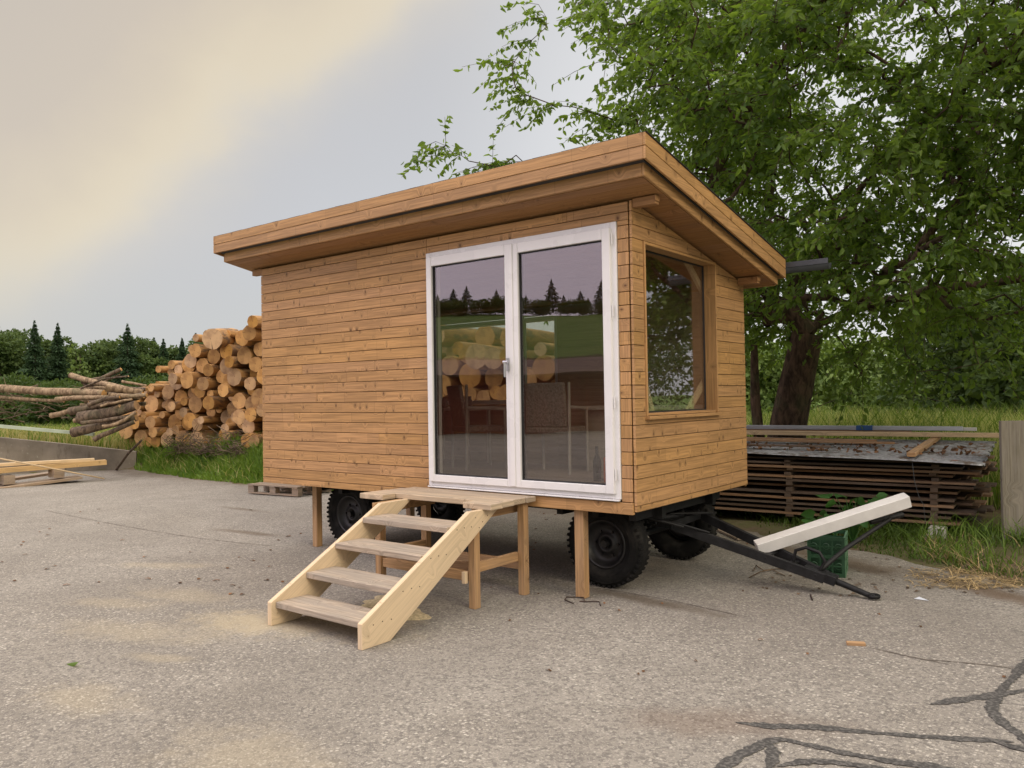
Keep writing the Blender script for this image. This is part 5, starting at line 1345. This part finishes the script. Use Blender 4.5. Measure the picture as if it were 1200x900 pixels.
lumber('plank', dep(-60, 572, 15.6), dep(70, 553, 16.7), .4, .05, m_pallet, 'weathered board in the middle of the lumber at the far left')
for u, v, D in ((8, 562, 15.7), (66, 554, 16.2)):
    p = V(dep(u, v, D)); mb = MB(); mb.obox(p, (.14, .10, .09)); tag(mb.build('timber_block', m_pallet, bevel=.004), 'square block between the boards at the far left, %s' % ('nearer the frame edge' if u < 20 else 'nearer their right end'), 'block')
mb = MB(); mb.tube([dep(-40, 530, 15.2), dep(40, 545, 15.5), onz(122, 562)+np.array([0, 0, .02])], [.018, .016, .014], 6); tag(mb.build('thin_stick', m_newlum), 'thin pale stick slanting down over the lumber onto the asphalt', 'stick')
mb = MB(); mb.bar(dep(-40, 496, 18.0), dep(110, 509, 18.3), .10, .07); tag(mb.build('green_pole', m_paleg), 'long pale green pole lying above the concrete wall', 'pole')
# pallet behind the cabin left end
def pallet():
    x, y = -8.6, 3.25; r = empty('pallet', (x, y, 0), 'flat wooden pallet on the asphalt seen below the left cabin corner', 'pallet'); rot = Matrix.Rotation(.12, 3, 'Z'); o = V((x, y, 0))
    mb = MB()
    for k in range(5): mb.obox(o+rot @ V((0, -.34+.17*k, .165)), (.6, .06, .011), rot)
    mb.build('deck', m_pallet, r, r)
    for yy in (-.34, 0, .34):
        for xx in (-.53, 0, .53): mb = MB(); mb.obox(o+rot @ V((xx, yy, .09)), (.07, .05, .05), rot); mb.build('block', m_pallet, r, r)
    mb = MB()
    for xx in (-.53, 0, .53): mb.obox(o+rot @ V((xx, 0, .147)), (.06, .40, .0065), rot)
    for yy in (-.34, 0, .34): mb.obox(o+rot @ V((0, yy, .026)), (.6, .05, .011), rot)
    mb.build('runner', m_pallet, r, r)
pallet()

# ------------------------------------------------------------------ weeds and small things
def weed(x, y, h, n, L, label, mat=m_burdock):
    r = empty('weed', (x, y, float(H(x, y))), label, 'plant', None); z0 = float(H(x, y)); mb = MB(); P, Dv = [], []
    for k in range(n):
        a = random.uniform(0, 6.28); rr = random.uniform(.05, .24); zt = z0+h*random.uniform(.35, 1); q = V((x+math.cos(a)*rr, y+math.sin(a)*rr, zt))
        mb.tube([(x, y, z0), (x+math.cos(a)*rr*.4, y+math.sin(a)*rr*.4, z0+(zt-z0)*.6), q], [.006, .005, .003], 4, cap=False)
        P.append(q); Dv.append((math.cos(a), math.sin(a), random.uniform(-.5, .1)))
    mb.build('stem', m_burdock, r, r); leafcards('leaves', np.array([tuple(p) for p in P]), np.array(Dv), L, .72, mat, r, r, .2, .12)
p = dep(975, 640, 7.7); weed(float(p[0]), 3.42, .52, 26, .15, 'broad-leaved green weed growing behind the crate'); weed(float(p[0])-.25, 3.5, .35, 20, .13, 'low broad-leaved weed left of the taller one by the crate')
mb = MB(); p = [onz(665, 701), onz(680, 702), onz(684, 707), onz(679, 708)]
mb.tube([onz(662, 704)+[0, 0, .008], onz(664, 701)+[0, 0, .010], onz(684, 701.5)+[0, 0, .01], onz(685, 706)+[0, 0, .01], onz(679, 706)+[0, 0, .008]], .0045, 6); mb.tube([onz(679, 706)+[0, 0, .008], onz(702, 706)+[0, 0, .008], onz(704, 711)+[0, 0, .006]], .0045, 6); mb.tube([onz(662, 704)+[0, 0, .008], onz(672, 708)+[0, 0, .006]], .0045, 6)
tag(mb.build('bent_rod', m_rust), 'bent rusty rod lying in front of the cabin post', 'rod')
mb = MB(); c_ = onz(1003, 756); mb.obox((c_[0], c_[1], .010), (.055, .02, .010), Matrix.Rotation(.45, 3, 'Z')); tag(mb.build('wood_offcut', m_post, bevel=.002), 'small brown wood offcut lying alone on the asphalt', 'offcut')
mb = MB(); c_ = onz(1079, 703)
b = 0; q_ = [(-.045, -.01), (.055, -.008), (-.02, .05)]
for z in (.004, .006):
    for a_ in q_: mb.v.append((c_[0]+a_[0], c_[1]+a_[1], z+(.006 if a_ == q_[2] else 0)))
mb.face([0, 2, 1], [(0, 0)]*3); mb.face([3, 4, 5], [(0, 0)]*3)
for i in range(3): mb.face([i, (i+1) % 3, 3+(i+1) % 3, 3+i], [(0, 0)]*4)
tag(mb.build('paper_scrap', flat('paper', (.62, .66, .72), .7)), 'small pale blue scrap of paper on the asphalt', 'paper')
mb = MB(); p1 = [onz(884, 668), onz(886, 664), onz(895, 670), onz(912, 668), onz(935, 671)]; mb.tube([q+[0, 0, .012] for q in p1], [.007, .006, .006, .005, .003], 5); mb.tube([onz(878, 678)+[0, 0, .008], onz(890, 673)+[0, 0, .02], onz(905, 669)+[0, 0, .012]], .005, 5); mb.tube([onz(905, 669)+[0, 0, .012], onz(920, 676)+[0, 0, .008]], .004, 5)
tag(mb.build('fallen_twig', m_twig), 'forked dry twig lying below the drawbar', 'twig')
mb = MB(); mb.tube([onz(950, 698)+[0, 0, .006], onz(952, 704)+[0, 0, .006]], .007, 5); tag(mb.build('bark_chip', m_rust), 'tiny dark chip of bark in front of the drawbar', 'chip')
mb = MB(); a, b = onz(905, 622), onz(930, 640); mb.bar(onz(828, 616)+[0, 0, .02], onz(868, 634)+[0, 0, .02], .07, .02); tag(mb.build('loose_slat', m_pallet), 'loose grey slat on the ground under the drawbar', 'slat')
c_ = onz(78, 779); leafcards('green_leaf', np.array([[c_[0], c_[1], .006]]), np.array([[1., .3, .02]]), .11, .3, m_grass, None, None); tag(bpy.context.scene.objects['green_leaf'], 'single green blade of grass dropped on the asphalt at left', 'leaf')

# ------------------------------------------------------------------ render settings
S.render.engine = 'CYCLES'; S.cycles.use_denoising = True
S.cycles.max_bounces = 8; S.cycles.transparent_max_bounces = 12; S.cycles.diffuse_bounces = 3; S.cycles.glossy_bounces = 3; S.cycles.caustics_reflective = False; S.cycles.caustics_refractive = False
S.view_settings.view_transform = 'Standard'; S.view_settings.look = 'None'; S.view_settings.gamma = 1; S.view_settings.exposure = 0.0
S.render.resolution_x = 1024; S.render.resolution_y = 768
